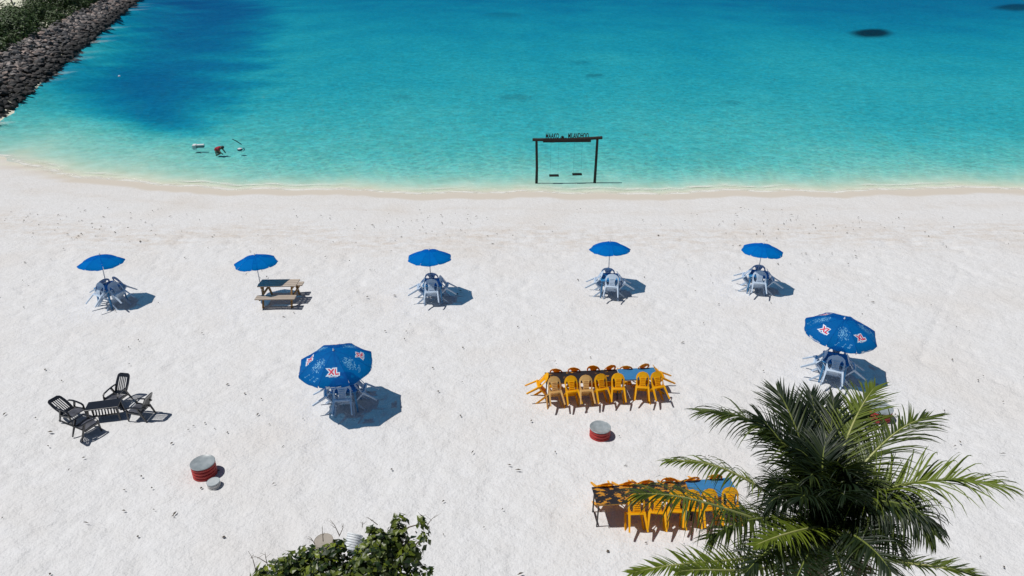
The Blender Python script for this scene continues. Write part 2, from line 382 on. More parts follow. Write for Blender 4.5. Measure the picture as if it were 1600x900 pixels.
def wrack_f(X, Y):
    D = Y - shore_y(X); return .75 * np.exp(-((D + 7.5 + 1.5 * vnoise(X, Y, 6, 81)) / 1.5) ** 2) + .35 * np.exp(-((D + 3.2 + .8 * vnoise(X, Y, 4, 82)) / .5) ** 2)
def sea_f(X, Y): return sstep(-.3, .6, Y - shore_y(X))
g = grid_mesh("sand_ground", xs, ys, sand_z, M['sand'], {'wet': wet_f, 'sea': sea_f, 'wrack': wrack_f}); tag(g, kind='structure')

# blue dredged basin in front of the rocks
BP = [(250, 0), (222, 30), (180, 72), (140, 112), (112, 150), (150, 184), (220, 205), (290, 192), (330, 160), (348, 120), (372, 80), (392, 40), (408, 0)]
bp = [at(u, v, WL) for u, v in BP]; bp = [(p.x, p.y) for p in bp] + [(-190, 420), (-300, 420)]
def poly_sd(X, Y, P):
    ins = np.zeros(X.shape, bool); dm = np.full(X.shape, 1e9)
    for (x0, y0), (x1, y1) in zip(P, P[1:] + P[:1]):
        if y0 != y1:
            c = ((y0 > Y) != (y1 > Y)) & (X < (x1 - x0) * (Y - y0) / (y1 - y0) + x0); ins ^= c
        dx, dy = x1 - x0, y1 - y0; t = np.clip(((X - x0) * dx + (Y - y0) * dy) / (dx * dx + dy * dy), 0, 1)
        dm = np.minimum(dm, np.hypot(X - x0 - t * dx, Y - y0 - t * dy))
    return np.where(ins, dm, -dm)
def depth_f(X, Y):
    D = Y - shore_y(X)
    d = np.interp(D, [0, .5, 1.2, 2.5, 4.5, 8, 13, 24, 43, 75, 110, 160, 400], [0, .08, .30, .75, 1.25, 1.8, 2.3, 2.7, 3.0, 3.6, 4.3, 5.2, 8])
    w_ = .045 * Y + 1.2
    sd_ = poly_sd(X, Y, bp) + w_ * 1.3 * (vnoise(X, Y, 4, 31) + vnoise(X, Y, 10, 32) + .5 * vnoise(X, Y, 1.8, 33))
    d = d + 4.2 * sstep(-w_, w_, sd_)
    right = sstep(20, 70, X - .1 * Y) * sstep(70, 150, Y); d = d + .9 * right
    # shoals and faint darker drifts
    d = d * (1 + .18 * vnoise(X, Y, 14, 41) + .14 * vnoise(X, Y * .7, 5, 42) + .12 * vnoise(X, Y, 1.9, 43))
    d = d * (1 - .35 * sstep(-14, -26, X) * sstep(14, 5, D))
    q = toe(X, Y); d = d * (.85 + .15 * sstep(-1, -7, q)) + .5 * sstep(-5, -.5, q)
    return np.maximum(d, 0)
def edge_f(X, Y):
    D = Y - shore_y(X); return np.exp(-((D - .12) / .20) ** 2) + .75 * np.exp(-((D - .95) / .14) ** 2) * sstep(-.1, .25, vnoise(X, Y, 3.5, 55)) \
        + .55 * np.exp(-(toe(X, Y) / .45) ** 2) * sstep(-.05, .3, vnoise(X, Y, 1.1, 57)) * (D > 0)
xs = np.concatenate([-30 - spread(0, 1500, 140, 2.4)[::-1][:-1], np.arange(-30, 30.01, .25), 30 + spread(0, 1500, 140, 2.4)[1:]])
ys = np.concatenate([np.arange(26, 44, .15), 44 + spread(0, 3500, 260, 2.3)])
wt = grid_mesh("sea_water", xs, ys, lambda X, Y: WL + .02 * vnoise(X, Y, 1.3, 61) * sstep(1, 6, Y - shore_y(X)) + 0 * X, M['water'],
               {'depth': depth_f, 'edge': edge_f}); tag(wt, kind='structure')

# dark coral patches on the sea bed
def coral_mat():
    m, nt, p = base_mat("dark_coral_bed")
    a = node(nt, "ShaderNodeAttribute", attribute_name="core").outputs['Fac']
    n = ramp(nt, noise_tex(nt, .9, 5, .65), .3, .7)
    dk = mixrgb(nt, (.02, .028, .03), (.05, .06, .05), n)
    c = mixrgb(nt, (.65, .65, .53), dk, a); nt.links.new(c, p.inputs['Base Color']); p.inputs['Roughness'].default_value = .9
    return m
M['coral'] = coral_mat()
CORAL = [((1363, 50), 35, 6.5, 1.0, 'dark oval coral patch, largest one in the turquoise water at upper right'),
         ((928, 116), 17, 4.5, .40, 'small faint coral patch in open water above the swing'),
         ((1590, 10), 36, 5, .75, 'dark coral patch cut by the right edge of the view at far right'),
         ((803, 166), 27, 7, .28, 'faint wide weed patch in the water left of the swing'),
         ((1136, 178), 16, 5, .25, 'faint coral patch in the water right of the swing'),
         ((626, 165), 18, 5, .2, 'faint coral patch furthest left in the turquoise water'),
         ((785, 22), 32, 4, .22, 'pale far coral patch near the top middle of the water'),
         ((906, 95), 16, 3, .22, 'thin faint coral patch just beyond the small patch above the swing')]
for i, ((u, v), ru, rv, amt, lab) in enumerate(CORAL):
    c = at(u, v, -3); ex = abs(at(u + ru, v, -3).x - c.x); ey = abs(at(u, v - rv, -3).y - at(u, v + rv, -3).y) / 2
    V = []; A = []; F = []; NR, NA = 9, 40
    gz0 = gdz(c.x, c.y)
    for j in range(NR + 1):
        t = j / NR
        for k in range(NA):
            a = 2 * math.pi * k / NA
            wob = 1 + .16 * mnoise.noise(Vector((math.cos(a) * 1.3, math.sin(a) * 1.3, i * 7.3)))
            x, y = c.x + math.cos(a) * ex * t * wob * 1.15, c.y + math.sin(a) * ey * t * wob * 1.25; x += (y - c.y) * c.x / c.y
            V.append((x, y, gdz(x, y) + .012 + .15 * (1 - t * t) * (.6 + .5 * mnoise.noise(Vector((x, y, 0))))))
            A.append(max(0, min(1, (1.0 - t) * 2.1)) * amt)
    F = [(j * NA + k, j * NA + (k + 1) % NA, (j + 1) * NA + (k + 1) % NA, (j + 1) * NA + k) for j in range(NR) for k in range(NA)]
    b = MB(); b.add(V, F); o = b.build("coral_patch", M['coral'], smooth=True)
    a_ = o.data.attributes.new("core", 'FLOAT', 'POINT'); a_.data.foreach_set('value', A)
    tag(o, lab, 'coral patch')

# ------------------------------------------------------------------ breakwater
def rock_mat():
    m, nt, p = base_mat("breakwater_rock")
    oi = node(nt, "ShaderNodeObjectInfo").outputs['Random']; at_ = node(nt, "ShaderNodeAttribute", attribute_name="tint").outputs['Fac']
    ad = node(nt, "ShaderNodeMath", operation='ADD'); nt.links.new(oi, ad.inputs[0]); nt.links.new(at_, ad.inputs[1])
    fr = node(nt, "ShaderNodeMath", operation='FRACT'); nt.links.new(ad.outputs[0], fr.inputs[0])
    r = node(nt, "ShaderNodeValToRGB"); e = r.color_ramp.elements
    e[0].position = 0; e[0].color = (.045, .045, .05, 1); e[1].position = 1; e[1].color = (.34, .32, .31, 1)
    for pos, c in ((.35, (.10, .10, .105)), (.6, (.22, .20, .19)), (.8, (.38, .29, .25))):
        q = e.new(pos); q.color = (*c, 1)
    nt.links.new(fr.outputs[0], r.inputs[0])
    c = mixrgb(nt, r.outputs[0], (.05, .05, .055), ramp(nt, noise_tex(nt, 3.5, 5), .45, .75))
    # seaweed-dark and wet near the water line
    geo = node(nt, "ShaderNodeNewGeometry"); sx = node(nt, "ShaderNodeSeparateXYZ"); nt.links.new(geo.outputs['Position'], sx.inputs[0])
    mr = node(nt, "ShaderNodeMapRange"); mr.inputs[1].default_value = .30; mr.inputs[2].default_value = 1.15; mr.inputs[3].default_value = 1.0; mr.inputs[4].default_value = 0
    nt.links.new(sx.outputs[2], mr.inputs[0])
    c = mixrgb(nt, c, (.006, .007, .008), mr.outputs[0])
    nt.links.new(c, p.inputs['Base Color']); p.inputs['Roughness'].default_value = .75
    return m
M['rock'] = rock_mat()
def rock_geo(seed):
    bm = bmesh.new(); bmesh.ops.create_icosphere(bm, subdivisions=1, radius=.5)
    r = random.Random(seed)
    planes = [Vector((r.uniform(-1, 1), r.uniform(-1, 1), r.uniform(-1, 1))).normalized() for _ in range(5)]
    for v in bm.verts:
        for pn in planes:
            d = v.co.dot(pn) - .33
            if d > 0: v.co -= pn * d
        v.co *= 1 + r.uniform(-.1, .12); v.co.z *= .62
    V = [tuple(v.co) for v in bm.verts]; F = [tuple(v.index for v in f.verts) for f in bm.faces]; bm.free()
    return V, F
RG = [rock_geo(s) for s in range(8)]
RM = []
for V, F in RG:
    me = bpy.data.meshes.new("rock"); me.from_pydata(V, [], F); me.materials.append(M['rock']); RM.append(me)
bw = empty("rock_breakwater", (T0[0], T0[1], 0)); tag(bw, 'long sloping breakwater of heaped grey and brown rocks along the blue water', 'breakwater')
pos = []
t = -8.0
while t < 260:
    step = .45 + t * .0032 if t > 0 else .45
    q = .25
    while q < 5.8:
        pos.append((t + rnd.uniform(-.3, .3), q + rnd.uniform(-.25, .25), step)); q += step * .95
    t += step
pos.sort(key=lambda p: p[0])
big = MB(); tint = []; cnt = 0; singles = 0
for (t, q, st) in pos:
    x = T0[0] + TD[0] * t + TN[0] * q; y = T0[1] + TD[1] * t + TN[1] * q
    q += .5 * math.sin(t * .35) 
    z = gdz(x, y) + rnd.uniform(-.12, .34) + (.25 if q > 4.6 else 0) * rnd.random()
    s = st * rnd.uniform(1.0, 1.85); k = rnd.randrange(8)
    rot = Matrix.Rotation(rnd.uniform(0, 6.28), 3, 'Z') @ Matrix.Rotation(rnd.uniform(-.5, .5), 3, 'X') @ Matrix.Rotation(rnd.uniform(-.4, .4), 3, 'Y')
    sc = (s * rnd.uniform(.9, 1.5), s, s * rnd.uniform(.8, 1.2))
    uu = 800 + x / (y * CP + (CAM_H - z) * SP) * F_PX
    if singles < 300 and uu > -6 and q > -.6:
        o = bpy.data.objects.new("rock", RM[k]); COL.objects.link(o); o.parent = bw
        o.location = (x - T0[0], y - T0[1], z); o.rotation_euler = rot.to_euler(); o.scale = sc; singles += 1
    else:
        V, F = RG[k]
        big.add([Vector((x - T0[0], y - T0[1], z)) + rot @ Vector((a * sc[0], b * sc[1], c * sc[2])) for a, b, c in V], F); tint += [rnd.random()] * len(V)
ro = big.build("heaped_rocks", M['rock'], bw); ro['kind'] = 'stuff'
ro.data.attributes.new("tint", 'FLOAT', 'POINT').data.foreach_set('value', tint)

# leaves: many small folded faces
def leaf_cloud(clusters, n, size, r, shell=.55, up=.5):
    """returns verts, faces, tint for n leaves spread through clusters (centre, rx, ry, rz)"""
    V = []; F = []; T = []
    wts = [c[1] * c[2] * (1 if c[1] < .6 else c[3]) for c in clusters]; tot = sum(wts)
    for c, wq in zip(clusters, wts):
        for _ in range(int(n * wq / tot)):
            d = Vector((r.gauss(0, 1), r.gauss(0, 1), r.gauss(0, 1))).normalized()
            rr = (shell + (1 - shell) * r.random()) * (1 + .18 * mnoise.noise(d * 2.3 + c[0]))
            p = c[0] + Vector((d.x * c[1], d.y * c[2], d.z * c[3])) * rr
            nrm = (d + Vector((r.uniform(-.7, .7), r.uniform(-.7, .7), r.uniform(-.2, .9) + up))).normalized()
            ax = nrm.orthogonal().normalized(); ax = Matrix.Rotation(r.uniform(0, 6.28), 3, nrm) @ ax; ay = nrm.cross(ax)
            L = size * r.uniform(.65, 1.25); W = L * .34; n0 = len(V)
            V += [p, p + ax * L * .45 + ay * W + nrm * L * .07, p + ax * L - nrm * L * .12, p + ax * L * .45 - ay * W + nrm * L * .07, p + ax * L * .5]
            F += [(n0, n0 + 4, n0 + 1), (n0 + 1, n0 + 4, n0 + 2), (n0, n0 + 3, n0 + 4), (n0 + 3, n0 + 2, n0 + 4)]
            tt = min(1, max(0, r.gauss(.4, .25))); T += [tt] * 5
    return V, F, T
r2 = random.Random(11)
cl = []
for k in range(150):
    t = -12 + 240 * (k / 150) ** 1.25; q = r2.uniform(6.4, 12.8); rad = r2.uniform(1.5, 2.7)
    if k % 3 == 0: q = r2.uniform(5.6, 6.4); rad = r2.uniform(1.0, 1.6)
    x = T0[0] + TD[0] * t + TN[0] * q; y = T0[1] + TD[1] * t + TN[1] * q
    cl.append((Vector((x, y, 1.2 + rad * .45 + (r2.uniform(.3, 1.3) if t > 95 else 0))), rad, rad, rad * r2.uniform(.7, .95)))
V, F, T = leaf_cloud(cl, 110000, .40, r2, .55)
b = MB(); b.add(V, F); o = b.build("shrub_bank", M['hedge_leaf']); o.data.attributes.new("tint", 'FLOAT', 'POINT').data.foreach_set('value', T)
tag(o, 'dense dark green shrubs growing along the top of the rock breakwater', 'shrubs', kind='stuff')
# dark post-and-rail frame on the pale ground behind the shrubs
pf = empty("rail_fence", at(20, 8, 1.2)); tag(pf, 'dark leaning post and thin rail on pale ground beyond the shrubs', 'fence')
def w2l(o, p): return Vector(p) - o.location
b = MB(); b.tube([w2l(pf, at(21, 9, 1.2)), w2l(pf, at_depth(15, -6, 158))], .16, 6); b.build("post", M['dark_timber'], pf)
b = MB(); b.tube([w2l(pf, at_depth(21, 7, 155)), w2l(pf, at_depth(50, 0, 166))], .11, 6); b.build("rail", M['dark_timber'], pf)
b = MB(); b.tube([w2l(pf, at_depth(-12, 12, 150)), w2l(pf, at_depth(14, -3, 156))], .06, 6); b.build("rail", M['dark_timber'], pf)

# ------------------------------------------------------------------ umbrellas
WAVE = [0.0]
def canopy_pt(k, NP, R_, rise, s, t, off=0.0, z0=0.0):
    """point on panel k: s from apex (0) to rim (1), t from -1 to 1 across; ribs bow, cloth sags between them"""
    ang = math.pi / NP; a = 2 * math.pi * k / NP
    rad = R_ * s
    x = rad * math.cos(ang); y = rad * math.sin(ang) * t
    sag = .035 * R_ * s * (1 - t * t) * s
    z = z0 + rise * (1 - s ** 1.75) - sag
    p = Vector((x * math.cos(a) - y * math.sin(a), x * math.sin(a) + y * math.cos(a), z))
    nrm = Vector((math.cos(a) * rise * 1.4 * s, math.sin(a) * rise * 1.4 * s, R_)).normalized()
    p.z += .014 * s * s * math.sin(3 * (a + math.atan2(y, max(x, 1e-6))) + WAVE[0]) + .006 * s * math.sin(11 * t + k * 2.1 + WAVE[0]) * (1 - t * t)
    return p + nrm * off
def text_mesh(txt, size=1.0, offset=0.0, res=3):
    c = bpy.data.curves.new("t", 'FONT'); c.body = txt; c.size = size; c.align_x = 'CENTER'; c.align_y = 'CENTER'; c.offset = offset; c.resolution_u = res
    o = bpy.data.objects.new("t", c); COL.objects.link(o); dg = bpy.context.evaluated_depsgraph_get(); dg.update()
    me = bpy.data.meshes.new_from_object(o.evaluated_get(dg)); vs = [tuple(v.co) for v in me.vertices]; fs = [tuple(p.vertices) for p in me.polygons]
    bpy.data.objects.remove(o); bpy.data.curves.remove(c); bpy.data.meshes.remove(me)
    return vs, fs
TX_XL_R = text_mesh("XL", 1.0, .035); TX_XL_W = text_mesh("XL", 1.0, .16); TX_SUB = text_mesh("ENERGY DRINK", .2, .01)
def make_umbrella(loc, R_, zc, rise, spin, printed, label, NP=8, tilt=(0, 0)):
    WAVE[0] += 1.9
    root = empty("beach_umbrella", loc); root.rotation_euler = (tilt[0], tilt[1], 0)
    off = root.rotation_euler.to_matrix() @ Vector((0, 0, zc)); root.location = (loc[0] - off.x, loc[1] - off.y, zc - off.z)
    tag(root, label, 'umbrella', 'blue umbrellas on the sand')
    mat = M['canopy_print'] if printed else M['canopy']
    zr = zc - rise * .45
    cz = empty  # canopy is a mesh, rotated so that panels fall as in the photo
    b = MB(); NS, NT = 7, 6
    for k in range(NP):
        V = [canopy_pt(k, NP, R_, rise, .012 + .988 * i / NS, -1 + 2 * j / NT, 0, zr) for i in range(NS + 1) for j in range(NT + 1)]
        # valance hanging from the rim of each panel, its lower edge gently scalloped
        n0 = len(V); drop = .09 if printed else .05
        for j in range(NT + 1):
            t_ = -1 + 2 * j / NT; p = canopy_pt(k, NP, R_, rise, 1.0, t_ * .965, 0, zr)
            out = Vector((p.x, p.y, 0)).normalized() * (.012 + .012 * math.sin(t_ * 5 + k * 1.7 + WAVE[0]))
            V.append(p + out + Vector((0, 0, -drop * (1 - .25 * t_ ** 4))))
        Fs = [(i * (NT + 1) + j, (i + 1) * (NT + 1) + j, (i + 1) * (NT + 1) + j + 1, i * (NT + 1) + j + 1) for i in range(NS) for j in range(NT)]
        Fs += [(NS * (NT + 1) + j, n0 + j, n0 + j + 1, NS * (NT + 1) + j + 1) for j in range(NT)]
        b.add(V, Fs)
    can = b.build("canopy", mat, root, smooth=True); can.rotation_euler.z = spin
    b = MB(); b.tube([(0, 0, 0), (0, 0, zr + rise + .01)], .016, 8); b.build("pole", M['pole_white'], root)
    b = MB(); b.lathe([(.004, 0), (.024, .0), (.028, .02), (.014, .05), (.010, .075), (.001, .085)], 10, (0, 0, zr + rise)); b.build("finial", M['white_print'], root)
    for k in range(NP):
        a = 2 * math.pi * (k + .5) / NP + spin
        P = [Vector((math.cos(a) * R_ * s * .995, math.sin(a) * R_ * s * .995, zr + rise * (1 - s ** 1.75) - .012)) for s in (.02, .25, .5, .75, 1)]
        b = MB(); b.tube(P, .005, 5); b.tube([(0, 0, zr + rise * .1 - .1), P[2]], .004, 5)
        b.build("rib", M['pole_white'], root)
    if printed:
        def decal(k, s0, size, tv, mat, name, off, yscale=1.0, flip=False):
            vs, fs = tv; V = []
            for (x, y, z) in vs:
                rr = (s0 - y * size * yscale / R_); half = math.tan(math.pi / NP) * R_ * rr * math.cos(math.pi / NP)
                tt = (x * size) / max(half, .01)
                V.append(canopy_pt(k, NP, R_, rise, rr, tt, off, zr))
            bb = MB(); bb.add(V, fs); d = bb.build(name, mat, can); return d
        for k in range(0, NP, 2 if False else 1):
            if k % 2 == 0:
                decal(k, .70, .22, TX_XL_W, M['white_print'], "logo_outline", .006)
                decal(k, .70, .22, TX_XL_R, M['red_print'], "logo_letters", .010)
                decal(k, .805, .17, TX_SUB, M['white_print'], "slogan", .006)
                # white letters on the valance
                vs, fs = TX_XL_W; V = []; 
                for src, sz, sh in ((TX_XL_W, .085, -.30), (TX_SUB, .21, .06)):
                    V = []
                    for (x, y, z) in src[0]:
                        tt = (x * sz + sh * .5) / (R_ * math.sin(math.pi / NP)); p = canopy_pt(k, NP, R_, rise, 1.0, tt, 0, zr)
                        o_n = Vector((math.cos(2 * math.pi * k / NP), math.sin(2 * math.pi * k / NP), 0))
                        V.append(p + o_n * .022 + Vector((0, 0, -.052 + y * sz)))
                    bb = MB(); bb.add(V, src[1]); bb.build("valance_letters", M['white_print'], can)
            else:
                bb = MB(); rr = random.Random(k * 31)
                for _ in range(170):
                    th = rr.uniform(0, 6.28); q = rr.random() ** .6 * rr.uniform(.6, 1.1); s_ = .58 + math.cos(th) * q * .24; t_ = math.sin(th) * q * .42 / max(s_, .3)
                    if not (.25 < s_ < .95 and abs(t_) < .9): continue
                    e = rr.choice((.005, .007, .011)); V = []
                    for aa in range(6):
                        V.append(canopy_pt(k, NP, R_, rise, s_ + math.cos(aa * 1.047) * e / R_, t_ + math.sin(aa * 1.047) * e / (R_ * s_ * .38), .004, zr))
                    bb.add(V, [tuple(range(6))])
                for _ in range(4):   # splash streaks
                    s_ = rr.uniform(.75, .92); t0 = rr.uniform(-.7, .5); V = []
                    for q in range(7):
                        ss = s_ + .05 * math.sin(q * .8 + k); tt = t0 + q * .05
                        V += [canopy_pt(k, NP, R_, rise, ss - .006, tt, .004, zr), canopy_pt(k, NP, R_, rise, ss + .006, tt, .004, zr)]
                    bb.add(V, [(2 * q, 2 * q + 1, 2 * q + 3, 2 * q + 2) for q in range(6)])
                o = bb.build("splash_print", M['pale_print'], can); o['kind'] = 'stuff'
    return root

# ------------------------------------------------------------------ chairs
def loft(b, rows, th, nrm_side):
    """rows: list of (left point, right point) ; gives the strip thickness th along nrm_side"""
    n = Vector(nrm_side) * th; V = []
    for a, c in rows: V += [a, c, c + n, a + n]
    m = len(rows); F = []
    for i in range(m - 1):
        for k in range(4): F.append((i * 4 + k, i * 4 + (k + 1) % 4, (i + 1) * 4 + (k + 1) % 4, (i + 1) * 4 + k))
    F += [(3, 2, 1, 0), tuple((m - 1) * 4 + k for k in range(4))]
    b.add(V, F)
def make_chair(name, mat, arms):
    """moulded plastic chair, front feet at the origin, facing +Y"""
    W = .27 if arms else .205          # half width
    root = empty(name)
    # seat
    b = MB(); NX, NY = 8, 8; V = []
    for i in range(NY + 1):
        for j in range(NX + 1):
            t = i / NY; s = -1 + 2 * j / NX
            hw = (W * .86) * (1 - .10 * (1 - t)); y = -.42 + .47 * t; 
            z = .425 - .022 * (1 - s * s) * math.sin(math.pi * min(1, t * 1.05)) - .03 * max(0, (t - .85) / .15) ** 2 + .012 * t
            V.append(Vector((s * hw, y - .02 * (1 - s * s) * (1 - t), z)))
    n = len(V); V += [v - Vector((0, 0, .012)) for v in V]
    F = [(i * (NX + 1) + j, i * (NX + 1) + j + 1, (i + 1) * (NX + 1) + j + 1, (i + 1) * (NX + 1) + j) for i in range(NY) for j in range(NX)]
    F += [tuple(n + q for q in reversed(f)) for f in F]
    ring = [j for j in range(NX + 1)] + [(i * (NX + 1) + NX) for i in range(1, NY + 1)] + [NY * (NX + 1) + j for j in range(NX - 1, -1, -1)] + [i * (NX + 1) for i in range(NY - 1, 0, -1)]
    # rolled skirt under the seat
    m0 = len(V); V += [V[q] + Vector((0, 0, -.045)) for q in ring]
    rl = len(ring); F += [(ring[q], m0 + q, m0 + (q + 1) % rl, ring[(q + 1) % rl]) for q in range(rl)]
    b.add(V, F); b.build("seat", mat, root, smooth=True)
    # backrest with a central splat and two side openings
    b = MB(); Hb = .47; rows = [[], [], []]; NR = 18
    def P(u, w_):
        bow = .045 * (u / W) ** 2
        return Vector((u, -.395 - .21 * w_ - .03 * w_ * w_ + bow, .40 + w_))
    for i in range(NR + 1):
        w_ = Hb * i / NR
        O = W * .90 if w_ < .26 else W * .90 * math.sqrt(max(0, 1 - ((w_ - .26) / (Hb - .26)) ** 2.3)) + .004
        lo, hi = .05, .33 if arms else .315
        if lo < w_ < hi:
            ph = math.sin(math.pi * (w_ - lo) / (hi - lo)) ** .5
            c0 = W * .50 + .06 * w_; ho = min(c0 + (O - .032 - c0) * ph, O - .02); hi_ = c0 - (c0 - (W * .30 + .10 * w_)) * ph
        else: hi_ = ho = min(W * .5, O * .6)
        rows[0].append((P(-O, w_), P(-ho, w_))); rows[1].append((P(-hi_, w_), P(hi_, w_))); rows[2].append((P(ho, w_), P(O, w_)))
    for r_ in rows: loft(b, r_, .013, (0, -1, .25))
    # raised slat ribs on the splat
    for q in range(5):
        w_ = .09 + q * .048; b.bar(P(-W * .30, w_) + Vector((0, -.018, 0)), P(W * .30, w_) + Vector((0, -.018, 0)), .012, .012)
    b.build("backrest", mat, root)
    # legs: tapered angle section
    for sx in (-1, 1):
        b = MB(); b.bar((sx * W * .84, .02, .43), (sx * W * 1.0, .0 + .02, 0), .055, .030, .038, .022, side=(1, 0, 0)); b.bar((sx * W * .90, .0, .43), (sx * (W + .012), .0, 0), .012, .06, .012, .035, side=(1, 0, 0)); b.build("leg", mat, root)
        b = MB(); b.bar((sx * W * .80, -.40, .44), (sx * W * .98, -.47, 0), .052, .028, .036, .02, side=(1, 0, 0)); b.bar((sx * W * .87, -.38, .44), (sx * (W + .004), -.455, 0), .012, .055, .012, .035, side=(1, 0, 0)); b.build("leg", mat, root)
        if arms:
            pts = [P(sx * W * .86, .27), Vector((sx * (W * 1.0), -.33, .655)), Vector((sx * (W * 1.05), -.15, .650)), Vector((sx * (W * 1.04), -.01, .640)), Vector((sx * W * .98, .025, .58)), Vector((sx * W * .9, .02, .43))]
            b = MB(); rows_ = []
            for i, p in enumerate(pts):
                hw = (.018, .026, .03, .03, .024, .022)[i]; rows_.append((p - Vector((hw, 0, 0)), p + Vector((hw, 0, 0))))
            loft(b, rows_, .016, (0, .3, -1)); b.build("armrest", mat, root, smooth=True)
    return root
proto = {}
def chair(kind, loc, heading, tilt, label, group, cat='chair'):
    name, mat, arms = {'white': ("white_armchair", M['white_plastic'], True), 'yellow': ("yellow_chair", M['yellow_plastic'], False), 'faded': ("yellow_chair", M['faded_yellow'], False)}[kind]
    if kind not in proto: proto[kind] = o = make_chair(name, mat, arms)
    else: o = copy_tree(proto[kind])
    o.location = loc; o.rotation_euler = (-tilt, 0, heading); tag(o, label, cat, group)
    if kind != 'white': o.scale = (1, .94, .94)
    return o
def place_tipped(kind, edge, heading, label, group, tilt=None, inset=None):
    """tipped forward on its front feet with the backrest leaning on the table edge; edge = ground point below the edge"""
    tilt = R(27) if tilt is None else tilt
    f = Vector((-math.sin(heading), math.cos(heading), 0)); sn, cs = math.sin(tilt), math.cos(tilt)
    if inset is None:      # where the front of the backrest meets the height of the table top
        ky, kz = (1, 1) if kind == 'white' else (.94, .94)
        y0, z0, y1, z1 = -.375 * ky * cs + .44 * kz * sn, .375 * ky * sn + .44 * kz * cs, -.47 * ky * cs + .86 * kz * sn, .47 * ky * sn + .86 * kz * cs
        inset = -(y0 + (y1 - y0) * (.725 - z0) / (z1 - z0)) - .012
    p = Vector((edge[0], edge[1], 0)) + f * inset
    p.z = -.005
    return chair(kind, p, heading, tilt, label, group)

def square_table(loc, rz, label):
    root = empty("square_table", loc, (0, 0, rz)); tag(root, label, 'table', 'square blue tables under the umbrellas')
    b = MB(); n = 6; h = .36; rc = .07; V = []
    for cx, cy, a0 in ((1, 1, 0), (-1, 1, 90), (-1, -1, 180), (1, -1, 270)):
        for i in range(n + 1):
            a = R(a0 + 90 * i / n); V.append((cx * (h - rc) + rc * math.cos(a), cy * (h - rc) + rc * math.sin(a)))
    m = len(V); b.add([(x, y, .70) for x, y in V] + [(x, y, .722) for x, y in V], [tuple(range(m - 1, -1, -1)), tuple(range(m, 2 * m))] + [(i, (i + 1) % m, m + (i + 1) % m, m + i) for i in range(m)])
    b.build("tabletop", M['blue_plastic'], root, bevel=.004)
    for sx in (-1, 1):
        for sy in (-1, 1):
            b = MB(); b.bar((sx * .29, sy * .29, .699), (sx * .33, sy * .33, 0), .055, .055, .035, .035); b.build("leg", M['blue_plastic'], root)
    return root
SETS = [ # table centre in photo at .72 m, heading offset of the set, umbrella name
    ((170, 447), R(-24), 'the leftmost small umbrella', (157, 405), .75, 0.2),
    ((676, 441), R(3), 'the middle umbrella of the back row', (671, 397), .82, .1),
    ((953, 433), R(-4), 'the back row umbrella nearest the swing', (953, 384), .77, .45),
    ((1186, 428), R(-18), 'the rightmost umbrella of the back row', (1192, 387), .76, .3)]
BIG = [((539, 602), R(5), 'the large printed umbrella at left', (523, 559), 1.03, R(-90) + .17), ((1306, 560), R(-24), 'the large umbrella behind the palm', (1316, 509), 1.04, R(-90) + .42)]
side_words = [('near', 0), ('right', 90), ('far', 180), ('left', 270)]
def dining_set(tc, rz, who, rots):
    c = at(*tc, .72); square_table((c.x, c.y, 0), rz, 'square blue plastic table standing under ' + who)
    for (wd, deg), jit in zip(side_words, rots):
        h = rz + R(deg) ; f = Vector((-math.sin(h), math.cos(h), 0)); sidev = Vector((math.cos(h), math.sin(h), 0))
        e = Vector((c.x, c.y, 0)) - f * .365 + sidev * jit[0]
        place_tipped('white', e, h + jit[1], f'white armchair on {wd} side of the table under {who}', 'white armchairs round the square tables', tilt=R((42, 49, 40, 50)[deg // 90] + jit[2]))
for i, (tc, rz, who, cc, R_, spin) in enumerate(SETS):
    j = random.Random(50 + i); dining_set(tc, rz, who, [(j.uniform(-.06, .06), j.uniform(-.15, .15), j.uniform(-2, 2)) for _ in range(4)])
    p = at(*cc, 1.70)
    make_umbrella((p.x, p.y, 0), R_, 1.70, .27, spin, False, ['plain blue umbrella furthest left in the back row over a blue table', 'plain blue umbrella in the middle of the back row over a blue table', 'plain blue umbrella in the back row nearest the swing', 'plain blue umbrella furthest right in the back row'][i], tilt=(R((-5, -5, -7, -4)[i]), R((0, 0, 0, 3)[i])))
for i, (tc, rz, who, cc, R_, spin) in enumerate(BIG):
    j = random.Random(80 + i); dining_set(tc, rz, who, [(j.uniform(-.05, .05), j.uniform(-.15, .15), j.uniform(-2, 2)) for _ in range(4)])
    p = at(*cc, 1.66)
    make_umbrella((p.x, p.y, 0), R_, 1.66, .42, spin, True, ['large blue umbrella with red and white logos, left of the yellow chairs', 'large blue umbrella with red and white logos, right above the palm'][i], tilt=(R(3), R((-1, 2)[i])))

# umbrella with the picnic table
p = at(399, 405, 1.60)
make_umbrella((p.x, p.y, 0), .76, 1.60, .27, .55, False, 'plain blue umbrella at the end of the wooden picnic table', tilt=(R(-3), R(-2)))
pa, pb = at(405.5, 442.5, .74), at(465.5, 441.8, .74)
pc = (pa + pb) / 2; ang = math.atan2(pb.y - pa.y, pb.x - pa.x)
pt = empty("picnic_table", (pc.x, pc.y, 0), (0, 0, ang)); tag(pt, 'weathered wooden picnic table with joined benches half in umbrella shade', 'picnic table')
LT = (pb - pa).length
for k in range(4):
    b = MB(); b.box((rnd.uniform(-.01, .01), -.225 + k * .15, .735), (LT + rnd.uniform(-.02, .02), .136, .035)); b.build("plank", M['weathered_wood'], pt, bevel=.004)
for sy in (-1, 1):
    for k in range(2):
        b = MB(); b.box((0, sy * (.56 + (k - .5) * .17), .43), (LT * 1.02, .158, .035)); b.build("bench_plank", M['weathered_wood'], pt, bevel=.004)
